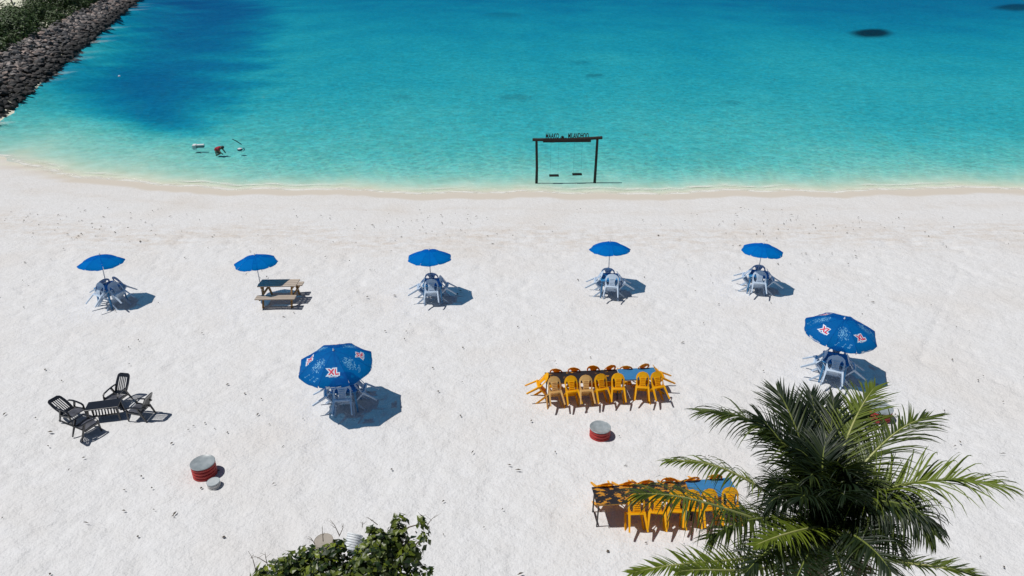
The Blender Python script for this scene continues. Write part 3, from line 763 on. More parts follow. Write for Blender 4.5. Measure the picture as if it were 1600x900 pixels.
for sx in (-1, 1):
    x = sx * (LT / 2 - .18)
    b = MB(); b.bar((x, -.2, .715), (x, -.56, 0), .05, .08); b.build("leg", M['brown_wood'], pt)
    b = MB(); b.bar((x, .2, .715), (x, .56, 0), .05, .08); b.build("leg", M['brown_wood'], pt)
    b = MB(); b.box((x + sx * .05, 0, .375), (.045, 1.30, .07)); b.build("cross_beam", M['brown_wood'], pt)
    b = MB(); b.box((x + sx * .05, 0, .68), (.045, .58, .07)); b.build("cross_beam", M['brown_wood'], pt)

# ------------------------------------------------------------------ long tables with yellow chairs
def long_table(name, A, B, depth, mat, edge_mat, label, zt=.72, legs=M['black_metal'], boards=1):
    c = (A + B) / 2; a = math.atan2(B.y - A.y, B.x - A.x); L = (B - A).length
    root = empty(name, (c.x, c.y, 0), (0, 0, a)); tag(root, label, 'table')
    b = MB(); b.box((0, -depth / 2, zt - .011), (L, depth, .022)); b.build("tabletop", mat, root, bevel=.003)
    b = MB()
    for s in (-1, 1):
        b.box((0, -depth / 2 + s * (depth / 2 - .028), zt - .043), (L - .06, .03, .04)); b.box((s * (L / 2 - .03), -depth / 2, zt - .0435), (.028, depth - .12, .039))
    b.build("frame", edge_mat, root)
    for sx in (-1, 1):
        for yy in (-.05, -depth + .05):
            b = MB(); b.bar((sx * (L / 2 - .06), yy, zt - .063), (sx * (L / 2 - .05), yy, 0), .028, .028); b.build("leg", legs, root)
        b = MB(); b.bar((sx * (L / 2 - .052), -.065, .12), (sx * (L / 2 - .052), -depth + .065, .12), .02, .02); b.build("leg_brace", legs, root)
    return root, Vector((math.cos(a), math.sin(a), 0)), Vector((-math.sin(a), math.cos(a), 0)), a
def chairs_along(A, ax, ay, ang, depth, near, far, ends, total, whoN, seed, faded=()):
    """A: far-left corner; chairs by distance along the table"""
    r = random.Random(seed); ordn = ['first', 'second', 'third', 'fourth', 'fifth', 'sixth', 'seventh']
    for i, d in enumerate(near):
        e = A + ax * d - ay * (depth + .005); e.z = 0
        kd = 'faded' if i in faded else 'yellow'
        lab = ('faded pale' if i in faded else 'bright') + f' yellow chair on the near side of {whoN}, {ordn[i]} from left'
        place_tipped(kd, e + ax * r.uniform(-.02, .02), ang + r.uniform(-.22, .22), lab, 'yellow chairs round the long tables', R(r.uniform(40, 48)))
    for i, d in enumerate(far):
        e = A + ax * d + ay * .005; e.z = 0
        place_tipped('yellow', e, ang + math.pi + r.uniform(-.3, .3), f'yellow chair on the far side of {whoN}, {ordn[i]} from left', 'yellow chairs round the long tables', R(r.uniform(42, 54)))
    for s, flag in zip((-1, 1), ends):
        if not flag: continue
        e = A + ax * (0 if s < 0 else total) - ay * depth * (.5 if s < 0 else .22); e.z = 0
        place_tipped('yellow', e, ang - math.pi / 2 * 1 if s < 0 else ang + math.pi / 2, f"yellow chair tipped against the {'left' if s < 0 else 'right'} end of {whoN}", 'yellow chairs round the long tables', R(54))
DT = .55
A1, B1, C1 = at(851, 582, .72), at(963.5, 576.8, .72), at(1022, 574, .72)
_, ax, ay, an = long_table("long_table", A1, B1, DT, M['peel_dark'], M['table_edge'], 'long table with worn black top in the row beside the red tub')
ax2 = (C1 - B1).normalized()
long_table("blue_table", B1 + ax2 * .02, C1, DT, M['blue_board'], M['grey_metal'], 'blue topped table joined to the right end of the black table', legs=M['grey_metal'])
tot = (C1 - A1).length; sc1 = tot / (1024 - 852)
nx = [(u - 853) * sc1 for u in (863, 888, 912.5, 934, 961, 999, 1021)]
fx = [(u - 851) * sc1 for u in (869, 897, 927, 953, 979, 1006)]
chairs_along(A1, ax, ay, an, DT, nx, fx, (1, 1), tot, 'the farther long table', 5, faded=(0, 2))
A2, B2, C2 = at(924.5, 761, .72), at(1069, 751.5, .72), at(1140, 746, .72)
_, ax, ay, an = long_table("long_table", A2, B2, DT, M['peel_half'], M['table_edge'], 'long yellow table with black paint peeling off, half behind palm frond')
ax2 = (C2 - B2).normalized()
long_table("blue_table", B2 + ax2 * .02, C2, DT, M['blue_board'], M['grey_metal'], 'blue topped table joined to the peeling yellow table beside the palm')
tot = (C2 - A2).length; sc2 = tot / (1140 - 924.5)
nx = [(u - 931) * sc2 for u in (990, 1021, 1049, 1074, 1100, 1133)]
fx = [(u - 924.5) * sc2 for u in (946, 981, 1009, 1045, 1080, 1115)]
chairs_along(A2, ax, ay, an, DT, nx, fx, (0, 0), tot, 'the nearer long table', 9)

# ------------------------------------------------------------------ black recliner chairs with low table
def make_recliner():
    root = empty("black_recliner_chair"); W = .235
    b = MB(); rows = []
    for i in range(9):
        t = i / 8; y = .24 - .44 * t; z = .38 - .09 * t + .02 * math.sin(t * 3.1) - (.035 * (1 - t) ** 6)
        rows.append((Vector((-W * (.92 - .08 * t), y, z)), Vector((W * (.92 - .08 * t), y, z))))
    loft(b, rows, .03, (0, 0, -1)); b.build("seat", M['sheen_black'], root, bevel=.008)
    # tall back with upright slots
    def P(u, w_): return Vector((u, -.20 - .56 * w_, .30 + .80 * w_ * (1 - .05 * w_)))
    Hb = .74
    def Wd(w_): return (W * .86 + .03 * math.sin(w_ / Hb * 3.1)) * (1 if w_ < .65 else math.sqrt(max(.12, 1 - ((w_ - .65) / .105) ** 2 * .75)))
    b = MB()
    for s in (-1, 1):
        rows = []
        for i in range(15):
            w_ = Hb * i / 14; rows.append((P(s * Wd(w_) * (1 if s < 0 else .62), w_), P(s * Wd(w_) * (.62 if s < 0 else 1), w_)))
        loft(b, rows, .028, (0, -.8, -.4))
    for w0, w1 in ((0, .12), (.60, Hb)):
        rows = [(P(-Wd(w0 + (w1 - w0) * i / 4) * .62, w0 + (w1 - w0) * i / 4), P(Wd(w0 + (w1 - w0) * i / 4) * .62, w0 + (w1 - w0) * i / 4)) for i in range(5)]
        loft(b, rows, .026, (0, -.8, -.4))
    bk = b.build("backrest", M['black_plastic'], root)
    for q in range(4):
        u0 = -.092 + q * .061 - .014
        b = MB(); rows = [(P(u0, .12 + .48 * i / 4), P(u0 + .028, .12 + .48 * i / 4)) for i in range(5)]
        loft(b, rows, .02, (0, -.8, -.4)); b.build("slat", M['black_plastic'], bk)
    for s in (-1, 1):
        x = s * (W + .015)
        pts = [P(s * W * .86, .34), Vector((x, -.28, .555)), Vector((x, -.05, .565)), Vector((x, .15, .55)), Vector((x, .21, .51)), Vector((x, .22, .42))]
        b = MB(); loft(b, [(p - Vector((.028, 0, 0)), p + Vector((.028, 0, 0))) for p in pts], .022, (0, .3, -1)); b.build("armrest", M['black_plastic'], root)
        b = MB(); b.bar((x, .21, .43), (x, .24, 0), .045, .05, .035, .035); b.build("leg", M['black_plastic'], root)
        b = MB(); b.bar((x * .95, -.16, .53), (x * .98, -.38, 0), .045, .06, .035, .035); b.build("leg", M['black_plastic'], root)
        b = MB(); b.bar((x, .22, .35), (x * .96, -.22, .29), .04, .06); b.build("side_rail", M['black_plastic'], root)
    return root
rc = make_recliner()
# (seat centre in photo at .36 m), heading: 0 faces away from the camera
RC = [((180, 616), R(172), 'black high backed garden chair behind the low table, facing the camera'),
      ((112, 640), R(-114), 'black reclining garden chair left of the low table'),
      ((215, 635), R(82), 'black garden chair right of the low table, seen side on'),
      ((134, 659), R(-30), 'black garden chair nearest the camera at the low table, seen from behind')]
for i, (px, h, lab) in enumerate(RC):
    o = rc if i == 0 else copy_tree(rc)
    if i == 1:     # this one is let down further
        for ch in o.children:
            if ch.name.startswith('backrest'): ch.matrix_local = Matrix.Translation((0, -.20, .30)) @ Matrix.Rotation(R(24), 4, 'X') @ Matrix.Translation((0, .20, -.30))
    if i == 2:
        for ch in o.children:
            if ch.name.startswith('backrest'): ch.matrix_local = Matrix.Translation((0, -.20, .30)) @ Matrix.Rotation(R(-11), 4, 'X') @ Matrix.Translation((0, .20, -.30))
    p = at(*px, .36); o.location = (p.x, p.y, 0); o.rotation_euler = (0, 0, h); o.scale = (.86, .86, .84); tag(o, lab, 'chair', 'black garden chairs round the low table')
ca, cb = at(137, 634, .45), at(184, 628, .45); cc = (ca + cb) / 2
lt = empty("low_table", (cc.x, cc.y, 0), (0, 0, math.atan2(cb.y - ca.y, cb.x - ca.x))); tag(lt, 'black low garden table with slatted shelf between four black chairs', 'table')
b = MB(); b.box((0, 0, .42), (.84, .42, .03)); b.build("tabletop", M['black_plastic'], lt, bevel=.012)
for k in range(9):
    b = MB(); b.box((-.30 + k * .075, 0, .20), (.035, .34, .018), Matrix.Rotation(.35, 3, 'Z')); b.build("shelf_slat", M['black_plastic'], lt)
for s in (-1, 1):
    b = MB(); b.box((0, s * .19, .20), (.74, .03, .03)); b.build("shelf_rail", M['black_plastic'], lt)
    for q in (-1, 1):
        b = MB(); b.bar((s * .36, q * .16, .405), (s * .39, q * .2, 0), .06, .05, .04, .035); b.build("leg", M['black_plastic'], lt)

# ------------------------------------------------------------------ red ribbed tubs and others
def drum(name, loc, r, h, n, side, groove, label, cat, grp=None, lean=0, topmat=None):
    root = empty(name, loc); tag(root, label, cat, grp)
    root.rotation_euler = (0, lean, 0)
    b = MB(); prof = [(.02, 0)]
    for k in range(n):
        z0 = h * k / n; hh = h / n
        b.cur = 0
    # rings
    for k in range(n):
        z0 = h * k / n; hh = h / n
        bb = MB(); bb.lathe([(r * .90, z0 + .002), (r * .965, z0 + hh * .10), (r, z0 + hh * .35), (r, z0 + hh * .6), (r * .96, z0 + hh * .86), (r * .90, z0 + hh - .002)], 36)
        bb.build("ring", side, root, smooth=True)
    bb = MB(); bb.lathe([(r * .905, .004), (r * .905, h - .004)], 32); bb.build("core", groove, root, smooth=True)
    bb = MB(); bb.lathe([(r * .96, h + .001), (r * 1.01, h + .004), (r * 1.02, h + .022), (r * .985, h + .03), (r * .96, h + .024), (r * .2, h + .022)], 36)
    bb.build("lid", topmat or M['drum_top'], root, smooth=True)
    return root
p = at(321, 741, 0); drum("red_tub", (p.x, p.y, -.02), .285, .37, 4, M['drum_red'], M['drum_groove'], 'red ribbed round tub with grey lid beside a small white tub', 'tub', 'red ribbed tubs')
p = at(937, 681, 0); drum("red_tub", (p.x, p.y, -.02), .275, .29, 3, M['drum_red'], M['drum_groove'], 'red ribbed round tub with grey lid in front of the farther yellow chairs', 'tub', 'red ribbed tubs')
p = at(1371, 651, 0); drum("red_tub", (p.x, p.y, -.02), .33, .32, 3, M['drum_red'], M['drum_groove'], 'red ribbed tub mostly hidden behind the palm fronds', 'tub', 'red ribbed tubs')
p = at(335, 760, 0); drum("white_tub", (p.x, p.y, -.02), .152, .15, 2, M['white_tub'], M['white_tub'], 'small white round tub beside the red tub at lower left', 'tub', topmat=M['tub_top'])
p = at(507, 853, 0); o = drum("brown_tub", (p.x, p.y, -.02), .20, .16, 2, M['weathered_wood'], M['weathered_wood'], 'round pale brown tub peeping out behind the bush', 'tub', topmat=M['brown_top'])
p = at(549, 866, 0); o = drum("striped_tub", (p.x, p.y, -.02), .17, .30, 6, M['foam_white'], M['navy_band'], 'white ribbed tub half hidden in the gap of the bush', 'tub', topmat=M['foam_white']); o.rotation_euler = (-R(50), R(18), 0); o.location.z = .12

# ------------------------------------------------------------------ swing in the water with the sign
bl, br_ = at(838, 284, WL), at(929, 283, WL); sc_ = (bl + br_) / 2; sa = math.atan2(br_.y - bl.y, br_.x - bl.x); SL = (br_ - bl).length
sw = empty("water_swing", (sc_.x, sc_.y, WL), (0, 0, sa)); tag(sw, 'dark timber swing frame with name sign standing in the shallow water', 'swing')
HS = 2.42
for s in (-1, 1):
    b = MB(); b.tube([(s * SL / 2, 0, -.9), (s * SL / 2 + .02, 0, .8), (s * (SL / 2 + .03), 0, HS)], [.085, .075, .07], 10); b.build("post", M['dark_timber'], sw, smooth=True)
b = MB(); b.tube([(-SL / 2 - .25, 0, HS + .01), (-.9, 0, HS - .005), (0, 0, HS - .02), (.9, 0, HS + .03), (SL / 2 + .30, 0, HS + .09)], [.085, .09, .095, .09, .085], 10); b.build("beam", M['dark_timber'], sw, smooth=True)
b = MB(); b.box((0, -.02, HS - .03), (2.68, .12, .22)); b.build("sign_board", M['dark_timber'], sw, bevel=.01)
def word(txt, x0, x1, h=.30):
    vs, fs = text_mesh(txt, 1.0, .02, 2)
    X = [v[0] for v in vs]; Y = [v[1] for v in vs]; kx = (x1 - x0) / (max(X) - min(X)); ky = h / (max(Y) - min(Y))
    V = [Vector(((x - min(X)) * kx + x0, -.02, (y - min(Y)) * ky + HS + .06)) for x, y, z in vs]; n = len(V)
    b = MB(); Vb = [v + Vector((0, .04, 0)) for v in V]
    ed = {}
    for f in fs:
        for i in range(len(f)):
            e = (f[i], f[(i + 1) % len(f)]); ed[e] = 1
    F = list(fs) + [tuple(n + q for q in reversed(f)) for f in fs] + [(e[1], e[0], n + e[0], n + e[1]) for e in ed if (e[1], e[0]) not in ed]
    b.add(V + Vb, F); b.build("sign_letters", M['dark_timber'], sw)
word("MAAKO", -1.19, -.45); word("-", -.10, -.03, .05); word("MILANDHOO", .06, 1.21)
b = MB()
for k in range(5):
    a = R(20 + k * 35); b.bar((-.26, 0, HS + .06), (-.26 + math.cos(a) * .11, 0, HS + .06 + math.sin(a) * .15), .03, .03, .05, .04)
b.tube([(-.37, 0, HS + .10), (-.33, 0, HS + .17), (-.26, 0, HS + .20), (-.19, 0, HS + .17), (-.15, 0, HS + .10)], .015, 6)
b.build("sign_emblem", M['dark_timber'], sw)
for cx in (-.67, .65):
    b = MB(); b.box((cx, -.0, .36 if cx < 0 else .42), (.54, .24, .08)); st = b.build("swing_seat", M['dark_timber'], sw, bevel=.01)
    for s in (-1, 1):
        b = MB(); b.tube([(cx + s * .22, 0, .30), (cx + s * .22, 0, HS - .05)], .003, 5); b.build("rope", M['rope'], st)

# ------------------------------------------------------------------ things in the water at left
p = at(309, 229, WL); fl = empty("float_block", (p.x, p.y, WL - .02), (0, 0, R(12))); fl.scale = (.78, .8, .9); tag(fl, 'white floating block with a dark band, left of the swimmer', 'float')
b = MB(); b.box((-.25, 0, .02), (.30, .55, .34)); b.build("end_block", M['foam_white'], fl, bevel=.03)
b = MB(); b.box((.22, .05, .11), (.62, .34, .11)); b.build("deck", M['foam_white'], fl, bevel=.02)
b = MB(); b.box((.22, .05, -.005), (.60, .32, .10)); b.build("band", M['navy_band'], fl, bevel=.01)
# wading person, bent forward
p = at(342, 236, WL); bed = gdz(p.x, p.y) - WL
def skin_body(name, verts, edges, radii, mat, parent, sub=2):
    me = bpy.data.meshes.new(name); me.from_pydata(verts, edges, []); o = bpy.data.objects.new(name, me); COL.objects.link(o)
    o.modifiers.new("skin", 'SKIN'); sv = me.skin_vertices[0].data
    for i, r_ in enumerate(radii): sv[i].radius = r_ if isinstance(r_, tuple) else (r_, r_)
    sv[0].use_root = True
    s_ = o.modifiers.new("sub", 'SUBSURF'); s_.levels = sub; s_.render_levels = sub; me.materials.append(mat); o.parent = parent; return o
pr = empty("person", (p.x, p.y, WL - .06), (0, 0, R(-8))); tag(pr, 'person in a red top bending forward in the shallow water', 'person')
zb = bed + .10
Vb = [(-.22, 0, .02), (-.10, 0, .18), (.06, 0, .27), (.17, 0, .28), (.26, 0, .27), (.35, 0, .27),     # pelvis .. head
      (.10, .19, .24), (.22, .24, .04), (.34, .20, -.14), (.10, -.19, .24), (.24, -.24, .04), (.38, -.18, -.12),
      (-.05, .14, -.12), (.05, .16, -.10), (-.20, .15, zb + .04), (-.05, -.14, -.12), (.05, -.16, -.10), (-.20, -.15, zb + .04)]
Eb = [(0, 1), (1, 2), (2, 3), (3, 4), (4, 5), (2, 6), (6, 7), (7, 8), (2, 9), (9, 10), (10, 11), (0, 12), (12, 13), (13, 14), (0, 15), (15, 16), (16, 17)]
Rb = [.15, .14, .15, .07, .09, .08, .065, .045, .035, .065, .045, .035, .09, .065, .045, .09, .065, .045]
skin_body("body", Vb, Eb, Rb, M['skin'], pr)
skin_body("red_top", [(-.24, 0, .03), (-.10, 0, .19), (.06, 0, .275), (.12, 0, .28), (.10, .20, .245), (.16, .235, .13), (.10, -.20, .245), (.17, -.235, .13)],
          [(0, 1), (1, 2), (2, 3), (2, 4), (4, 5), (2, 6), (6, 7)], [.175, .17, .175, .11, .09, .07, .09, .07], M['red_cloth'], pr)
b = MB()
for i in range(1, 6):
    pass
hb = bmesh.new(); bmesh.ops.create_uvsphere(hb, u_segments=16, v_segments=10, radius=.112)
me = bpy.data.meshes.new("hair"); hb.to_mesh(me); hb.free(); me.materials.append(M['hair']); ho = bpy.data.objects.new("hair", me); COL.objects.link(ho)
for v in me.vertices:
    if v.co.z < -.02: v.co *= .86
    v.co.x *= 1.1
ho.parent = pr; ho.location = (.30, 0, .31)
p = at(375, 234, WL); bu = empty("small_float", (p.x, p.y, WL)); tag(bu, 'small white and dark round float beside the thin pole in the water', 'float')
b = MB(); b.lathe([(.03, -.12), (.13, -.07), (.17, .01), (.14, .09), (.03, .13)], 16); b.build("ball", M['foam_white'], bu, smooth=True)
b = MB(); b.lathe([(.150, -.045), (.176, -.01), (.176, .03), (.158, .06)], 16); b.build("band", M['navy_band'], bu, smooth=True)
a_, c_ = at(375.5, 224.5, WL - .05), at(363, 217.5, WL + .45)
pl = empty("thin_pole", a_); tag(pl, 'thin dark pole sticking out of the water behind the round float', 'pole')
b = MB(); b.tube([w2l(pl, at(377, 225.5, WL - .28)), (0, 0, 0), (c_ - a_) * .5 + Vector((0, 0, .03)), c_ - a_], [.035, .03, .03, .02], 7); b.build("shaft", M['dark_timber'], pl)
p = at(186.5, 119.5, WL); b = MB(); b.lathe([(.02, -.08), (.10, -.04), (.12, .04), (.08, .10), (.02, .13)], 14, tuple(p)); o = b.build("mooring_buoy", M['foam_white'], smooth=True); tag(o, 'tiny white buoy floating in the deep blue water by the rocks', 'buoy')

# ------------------------------------------------------------------ litter of twigs and dead leaves on the sand
b = MB(); r3 = random.Random(23); n = 0
while n < 420:
    u, v = r3.uniform(-60, 1660), 318 + 600 * r3.random() ** 1.5
    if r3.random() < .45: u, v = r3.gauss(r3.choice((60, 180, 640, 1200, 1300)), 90), r3.gauss(350, 18)
    p = at(u, v, 0)
    if v < 325 or p.y > float(shore_y(p.x)) - 3: continue
    L = r3.choice((.03, .04, .05, .08)) * r3.uniform(.6, 1.2); a = r3.uniform(-.6, .6) + (0 if r3.random() < .6 else 1.5); W = r3.choice((.010, .020, .028)) * r3.uniform(.7, 1.2)
    d = Vector((math.cos(a), math.sin(a), 0)); s = Vector((-d.y, d.x, 0)); z = .042
    b.add([p - d * L + Vector((0, 0, z)), p + s * W + Vector((0, 0, z + .025)), p + d * L + Vector((0, 0, z + .01)), p - s * W + Vector((0, 0, z + .02)), p + Vector((0, 0, z + .04))], [(0, 4, 1), (1, 4, 2), (2, 4, 3), (3, 4, 0)]); n += 1
lit = b.build("beach_litter", plain("dead_leaf", (.11, .085, .06), (.06, .045, .03), 3, rough=.9)); tag(lit, 'scattered dead leaves and twigs on the white sand', 'litter', kind='stuff')

# ------------------------------------------------------------------ palm
def frond(parent, P0, P1, P2, P3, Lmax, droop, r, n=70, tintb=.4, fold=.15, tipfwd=1.0, thick=1.0):
    pts = []; NB = 26
    for i in range(NB + 1):
        t = i / NB; pts.append(P0 * (1 - t) ** 3 + P1 * 3 * t * (1 - t) ** 2 + P2 * 3 * t * t * (1 - t) + P3 * t ** 3)
    b = MB(); b.tube(pts, [.022 * thick * (1 - i / NB) ** .8 + .003 for i in range(NB + 1)], 6); rach = b.build("frond", M['rachis_pale'] if tintb > .4 else M['rachis'], parent, smooth=True)
    V = []; F = []; T = []; roll = r.uniform(-.35, .35)
    for k in range(n):
        t = .10 + .90 * (k / (n - 1)) ** .93; x = t * NB; i = min(int(x), NB - 1); p = pts[i].lerp(pts[i + 1], x - i)
        d = (pts[i + 1] - pts[i]).normalized()
        s0 = d.cross(Vector((0, 0, 1)))
        if s0.length < .25: s0 = d.cross(Vector((0, 1, .3)))
        s0.normalize(); nup = s0.cross(d).normalized()
        s1 = (s0 * math.cos(roll) + nup * math.sin(roll)); nup = s1.cross(d).normalized(); s0 = s1
        prof = (.45 + .55 * min(1, t / .3)) * (1 if t < .72 else 1 - .55 * (t - .72) / .28)
        for sgn in (-1, 1):
            L = Lmax * 1.1 * prof * r.uniform(.82, 1.10)
            if r.random() < .05: L *= r.uniform(.3, .7)
            if r.random() < .03: continue
            fw = tipfwd * (.75 + .8 * t) + 1.6 * max(0, t - .8) / .2 + r.uniform(-.24, .24)
            dir0 = (s0 * sgn + d * fw + nup * (fold + r.uniform(-.4, .4))).normalized()
            W = .0128 * r.uniform(.7, 1.25)
            q = p.copy(); dd = dir0.copy(); n0 = len(V); NSg = 5; dr = droop * r.uniform(.6, 1.5)
            tw = r.uniform(-.9, .9)
            for j in range(NSg + 1):
                f = j / NSg; wj = W * max(0, 1 - f) ** .55 * (.6 + .4 * min(1, f * 4 + .2)) + .0008
                wd = d - dd * d.dot(dd)
                wd = wd.normalized() if wd.length > .05 else nup
                wd = Matrix.Rotation(tw * (.4 + .6 * f), 3, dd) @ wd
                nn = dd.cross(wd).normalized()
                V += [q - wd * wj, q + nn * wj * .3, q + wd * wj]
                q = q + dd * (L / NSg); dd = (dd + Vector((0, 0, -1)) * dr * (f + .15) * L).normalized()
            for j in range(NSg):
                a = n0 + 3 * j; F += [(a, a + 1, a + 4, a + 3), (a + 1, a + 2, a + 5, a + 4)]
            tt = min(1, max(0, tintb + r.uniform(-.18, .18))); T += [tt] * (3 * (NSg + 1))
    bb = MB(); bb.add(V, F); lf = bb.build("leaflets", M['palm_leaf'], rach, smooth=False)
    lf.data.attributes.new("tint", 'FLOAT', 'POINT').data.foreach_set('value', T)
    return rach
CD = 8.6
crown = at_depth(1288, 815, CD)
palm = empty("coconut_palm", (crown.x, crown.y, 0)); tag(palm, 'coconut palm with spreading green fronds rising at lower right', 'palm tree')
def L_(p): return p - palm.location
b = MB(); cz = crown.z
tp = [Vector((.35, -.25, -.1)), Vector((.25, -.2, cz * .3)), Vector((.1, -.1, cz * .65)), Vector((.0, -.02, cz - .25)), Vector((0, 0, cz + .05))]
pts = []
for i in range(33):
    t = i / 32 * 4; k = min(int(t), 3); pts.append(tp[k].lerp(tp[k + 1], t - k))
b.tube(pts, [.17 - .05 * i / 32 + (.012 if i % 2 else 0) + (.05 if i == 0 else 0) + (.05 * max(0, (i - 28) / 4)) for i in range(33)], 12); b.build("trunk", M['bark'], palm, smooth=True)
r4 = random.Random(5)
c0 = L_(crown)
# each frond: middle points and tip (photo position, distance along the view), leaflet length, droop, tint, fold, forward lean of leaflets
FR = [
    ((1262, 715, 8.4), (1200, 640, 8.7), (1098, 643, 8.7), .52, 1.6, .15, .1, .75),
    ((1265, 715, 8.5), (1235, 640, 8.9), (1216, 612, 9.2), .50, .35, .10, .0, 1.1),
    ((1283, 715, 8.5), (1276, 660, 9.0), (1268, 615, 9.4), .52, .25, .15, .0, 1.2),
    ((1306, 725, 8.4), (1330, 650, 8.9), (1366, 606, 9.3), .56, .35, .62, .0, .95),
    ((1335, 740, 8.3), (1385, 668, 8.6), (1448, 652, 8.8), .58, .6, .45, .2, .85),
    ((1345, 775, 8.1), (1420, 735, 8.0), (1550, 756, 7.7), .68, 1.0, .72, .45, .75),
    ((1350, 775, 8.0), (1420, 765, 7.7), (1458, 832, 7.5), .48, 2.0, .25, .0, .6),
    ((1215, 800, 8.2), (1160, 712, 8.3), (1045, 720, 8.1), .34, 2.2, .55, .0, .6),
    ((1215, 850, 8.0), (1120, 765, 7.7), (998, 772, 7.4), .58, 2.0, .55, .1, .6),
    ((1290, 822, 7.9), (1240, 825, 7.5), (1180, 852, 7.2), .30, .8, .9, .3, .8),
    ((1255, 750, 8.4), (1228, 690, 8.6), (1190, 655, 8.6), .50, 1.0, .08, .0, .9),
    ((1305, 755, 8.4), (1325, 695, 8.8), (1345, 640, 9.1), .52, .4, .10, .0, 1.1),
    ((1292, 735, 8.4), (1298, 680, 8.8), (1303, 625, 9.2), .50, .3, .06, .0, 1.2),
    ((1270, 735, 8.4), (1258, 680, 8.8), (1248, 640, 9.1), .50, .3, .06, .0, 1.2),
    ((1235, 815, 8.1), (1180, 790, 7.9), (1110, 840, 7.6), .52, 2.0, .06, .0, .6),
    ((1330, 820, 8.0), (1380, 805, 7.8), (1412, 860, 7.6), .42, 2.0, .10, .0, .6),
    ((1330, 800, 8.0), (1395, 770, 7.9), (1455, 815, 7.6), .55, 2.0, .16, .0, .6),
    ((1310, 830, 7.9), (1355, 835, 7.6), (1390, 890, 7.2), .48, 1.7, .05, .0, .6),
    ((1255, 830, 7.9), (1215, 835, 7.6), (1165, 895, 7.2), .48, 1.7, .05, .0, .6),
    ((1275, 850, 7.9), (1255, 870, 7.4), (1235, 930, 7.0), .45, 1.3, .04, .0, .7),
    ((1300, 850, 7.9), (1310, 870, 7.4), (1325, 930, 7.0), .45, 1.3, .04, .0, .7),
    ((1215, 900, 7.7), (1110, 862, 7.3), (988, 895, 7.0), .27, .9, .75, .3, .8),
    ((1220, 925, 7.7), (1140, 880, 7.2), (1060, 893, 6.9), .25, .9, .65, .3, .8),
    ((1350, 905, 7.7), (1440, 866, 7.3), (1535, 903, 7.0), .28, .9, .5, .3, .8),
    ((1295, 760, 8.3), (1275, 710, 8.5), (1240, 700, 8.4), .45, 1.0, .05, .0, .8),
    ((1305, 780, 8.2), (1340, 735, 8.3), (1375, 755, 8.2), .48, 1.6, .06, .0, .7),
    ((1262, 785, 8.2), (1232, 745, 8.3), (1205, 755, 8.2), .40, 1.6, .05, .0, .7),
    ((1325, 790, 8.1), (1380, 750, 8.1), (1415, 775, 8.0), .50, 1.6, .07, .0, .7),
    ((1300, 790, 8.0), (1310, 760, 7.9), (1320, 775, 7.7), .42, 1.4, .04, .0, .9),
    ((1280, 790, 8.0), (1265, 760, 7.9), (1250, 780, 7.7), .42, 1.4, .04, .0, .9),
    ((1285, 770, 8.2), (1282, 720, 8.3), (1290, 690, 8.4), .45, .8, .04, .0, 1.0),
]
for k in range(9):    # the younger, steeper fronds that fill the heart of the crown
    a = 2 * math.pi * (k + r4.random() * .6) / 9; rr = r4.uniform(55, 105)
    du, dv = math.cos(a) * rr, math.sin(a) * rr * .72
    if k == 3: continue
    FR.append(((1288 + du * .35, 800 + dv * .3 - 22, 8.2), (1288 + du * .7, 785 + dv * .7 - 22, 8.05), (1288 + du, 790 + dv, 7.95), .42, 1.3, .02, .0, .9))
for (m1, m2, tip, Lm, dr, tb, fo_, tf) in FR:
    frond(palm, c0 + Vector((r4.uniform(-.05, .05), r4.uniform(-.05, .05), r4.uniform(-.06, .06))), L_(at_depth(*m1)), L_(at_depth(*m2)), L_(at_depth(*tip)), Lm, dr * .9, r4, tintb=tb, fold=fo_, tipfwd=tf, thick=1.0 if tb > .4 else .8)
# two dead fronds hanging below the crown
for m1, m2, tip in (((1262, 850, 8.2), (1225, 880, 8.0), (1200, 960, 8.1)), ((1318, 850, 8.2), (1352, 870, 8.0), (1368, 950, 8.1))):
    fr_ = frond(palm, c0 - Vector((0, 0, .08)), L_(at_depth(*m1)), L_(at_depth(*m2)), L_(at_depth(*tip)), .34, 3.0, r4, n=44, tintb=.2, fold=-.2, tipfwd=.5)
    fr_.data.materials[0] = M['bark']; fr_.children[0].data.materials[0] = M['dry_frond']; fr_['label'] = 'dead brown hanging frond'
# sheath stubs and dry bits in the heart of the crown
for k in range(9):
    a = 2 * math.pi * k / 9; d = Vector((math.cos(a), math.sin(a), .9)).normalized()
    b = MB(); b.bar(c0 + d * .02 - Vector((0, 0, .18)), c0 + d * .42 - Vector((0, 0, .1)), .10, .03, .035, .015); b.build("leaf_base", M['bark'], palm)

# ------------------------------------------------------------------ leafy bush at the bottom
BD = 8.6
def bd(u, v, dz=0): return at_depth(u, v, BD + dz)
bc = bd(530, 930); bush = empty("leafy_bush", (bc.x, bc.y, 0)); tag(bush, 'glossy green leafy bush with bare twigs at the bottom of the view', 'bush')
bl_ = bush.location
pxm = BD / F_PX
CL = [(428, 915, 34, 0), (468, 900, 36, .1), (505, 893, 36, 0), (545, 900, 38, .1), (588, 880, 42, 0), (612, 858, 30, .1), (590, 850, 20, -.1), (622, 832, 17, .1), (624, 812, 10, .1),
      (562, 880, 15, 0), (640, 862, 20, 0), (520, 862, 16, 0), (533, 851, 7, .1), (480, 868, 18, .2), (448, 880, 16, 0), (610, 920, 46, 0), (520, 940, 50, 0), (450, 945, 45, 0),
      (659, 818, 8, 0), (664, 838, 7, 0), (650, 895, 10, 0), (668, 893, 6, .0), (407, 900, 12, 0), (580, 830, 7, 0), (590, 836, 9, 0)]
cl = [(bd(u, v, dz) - bl_, rr * pxm, rr * pxm * 1.1, rr * pxm) for u, v, rr, dz in CL]
r5 = random.Random(17)
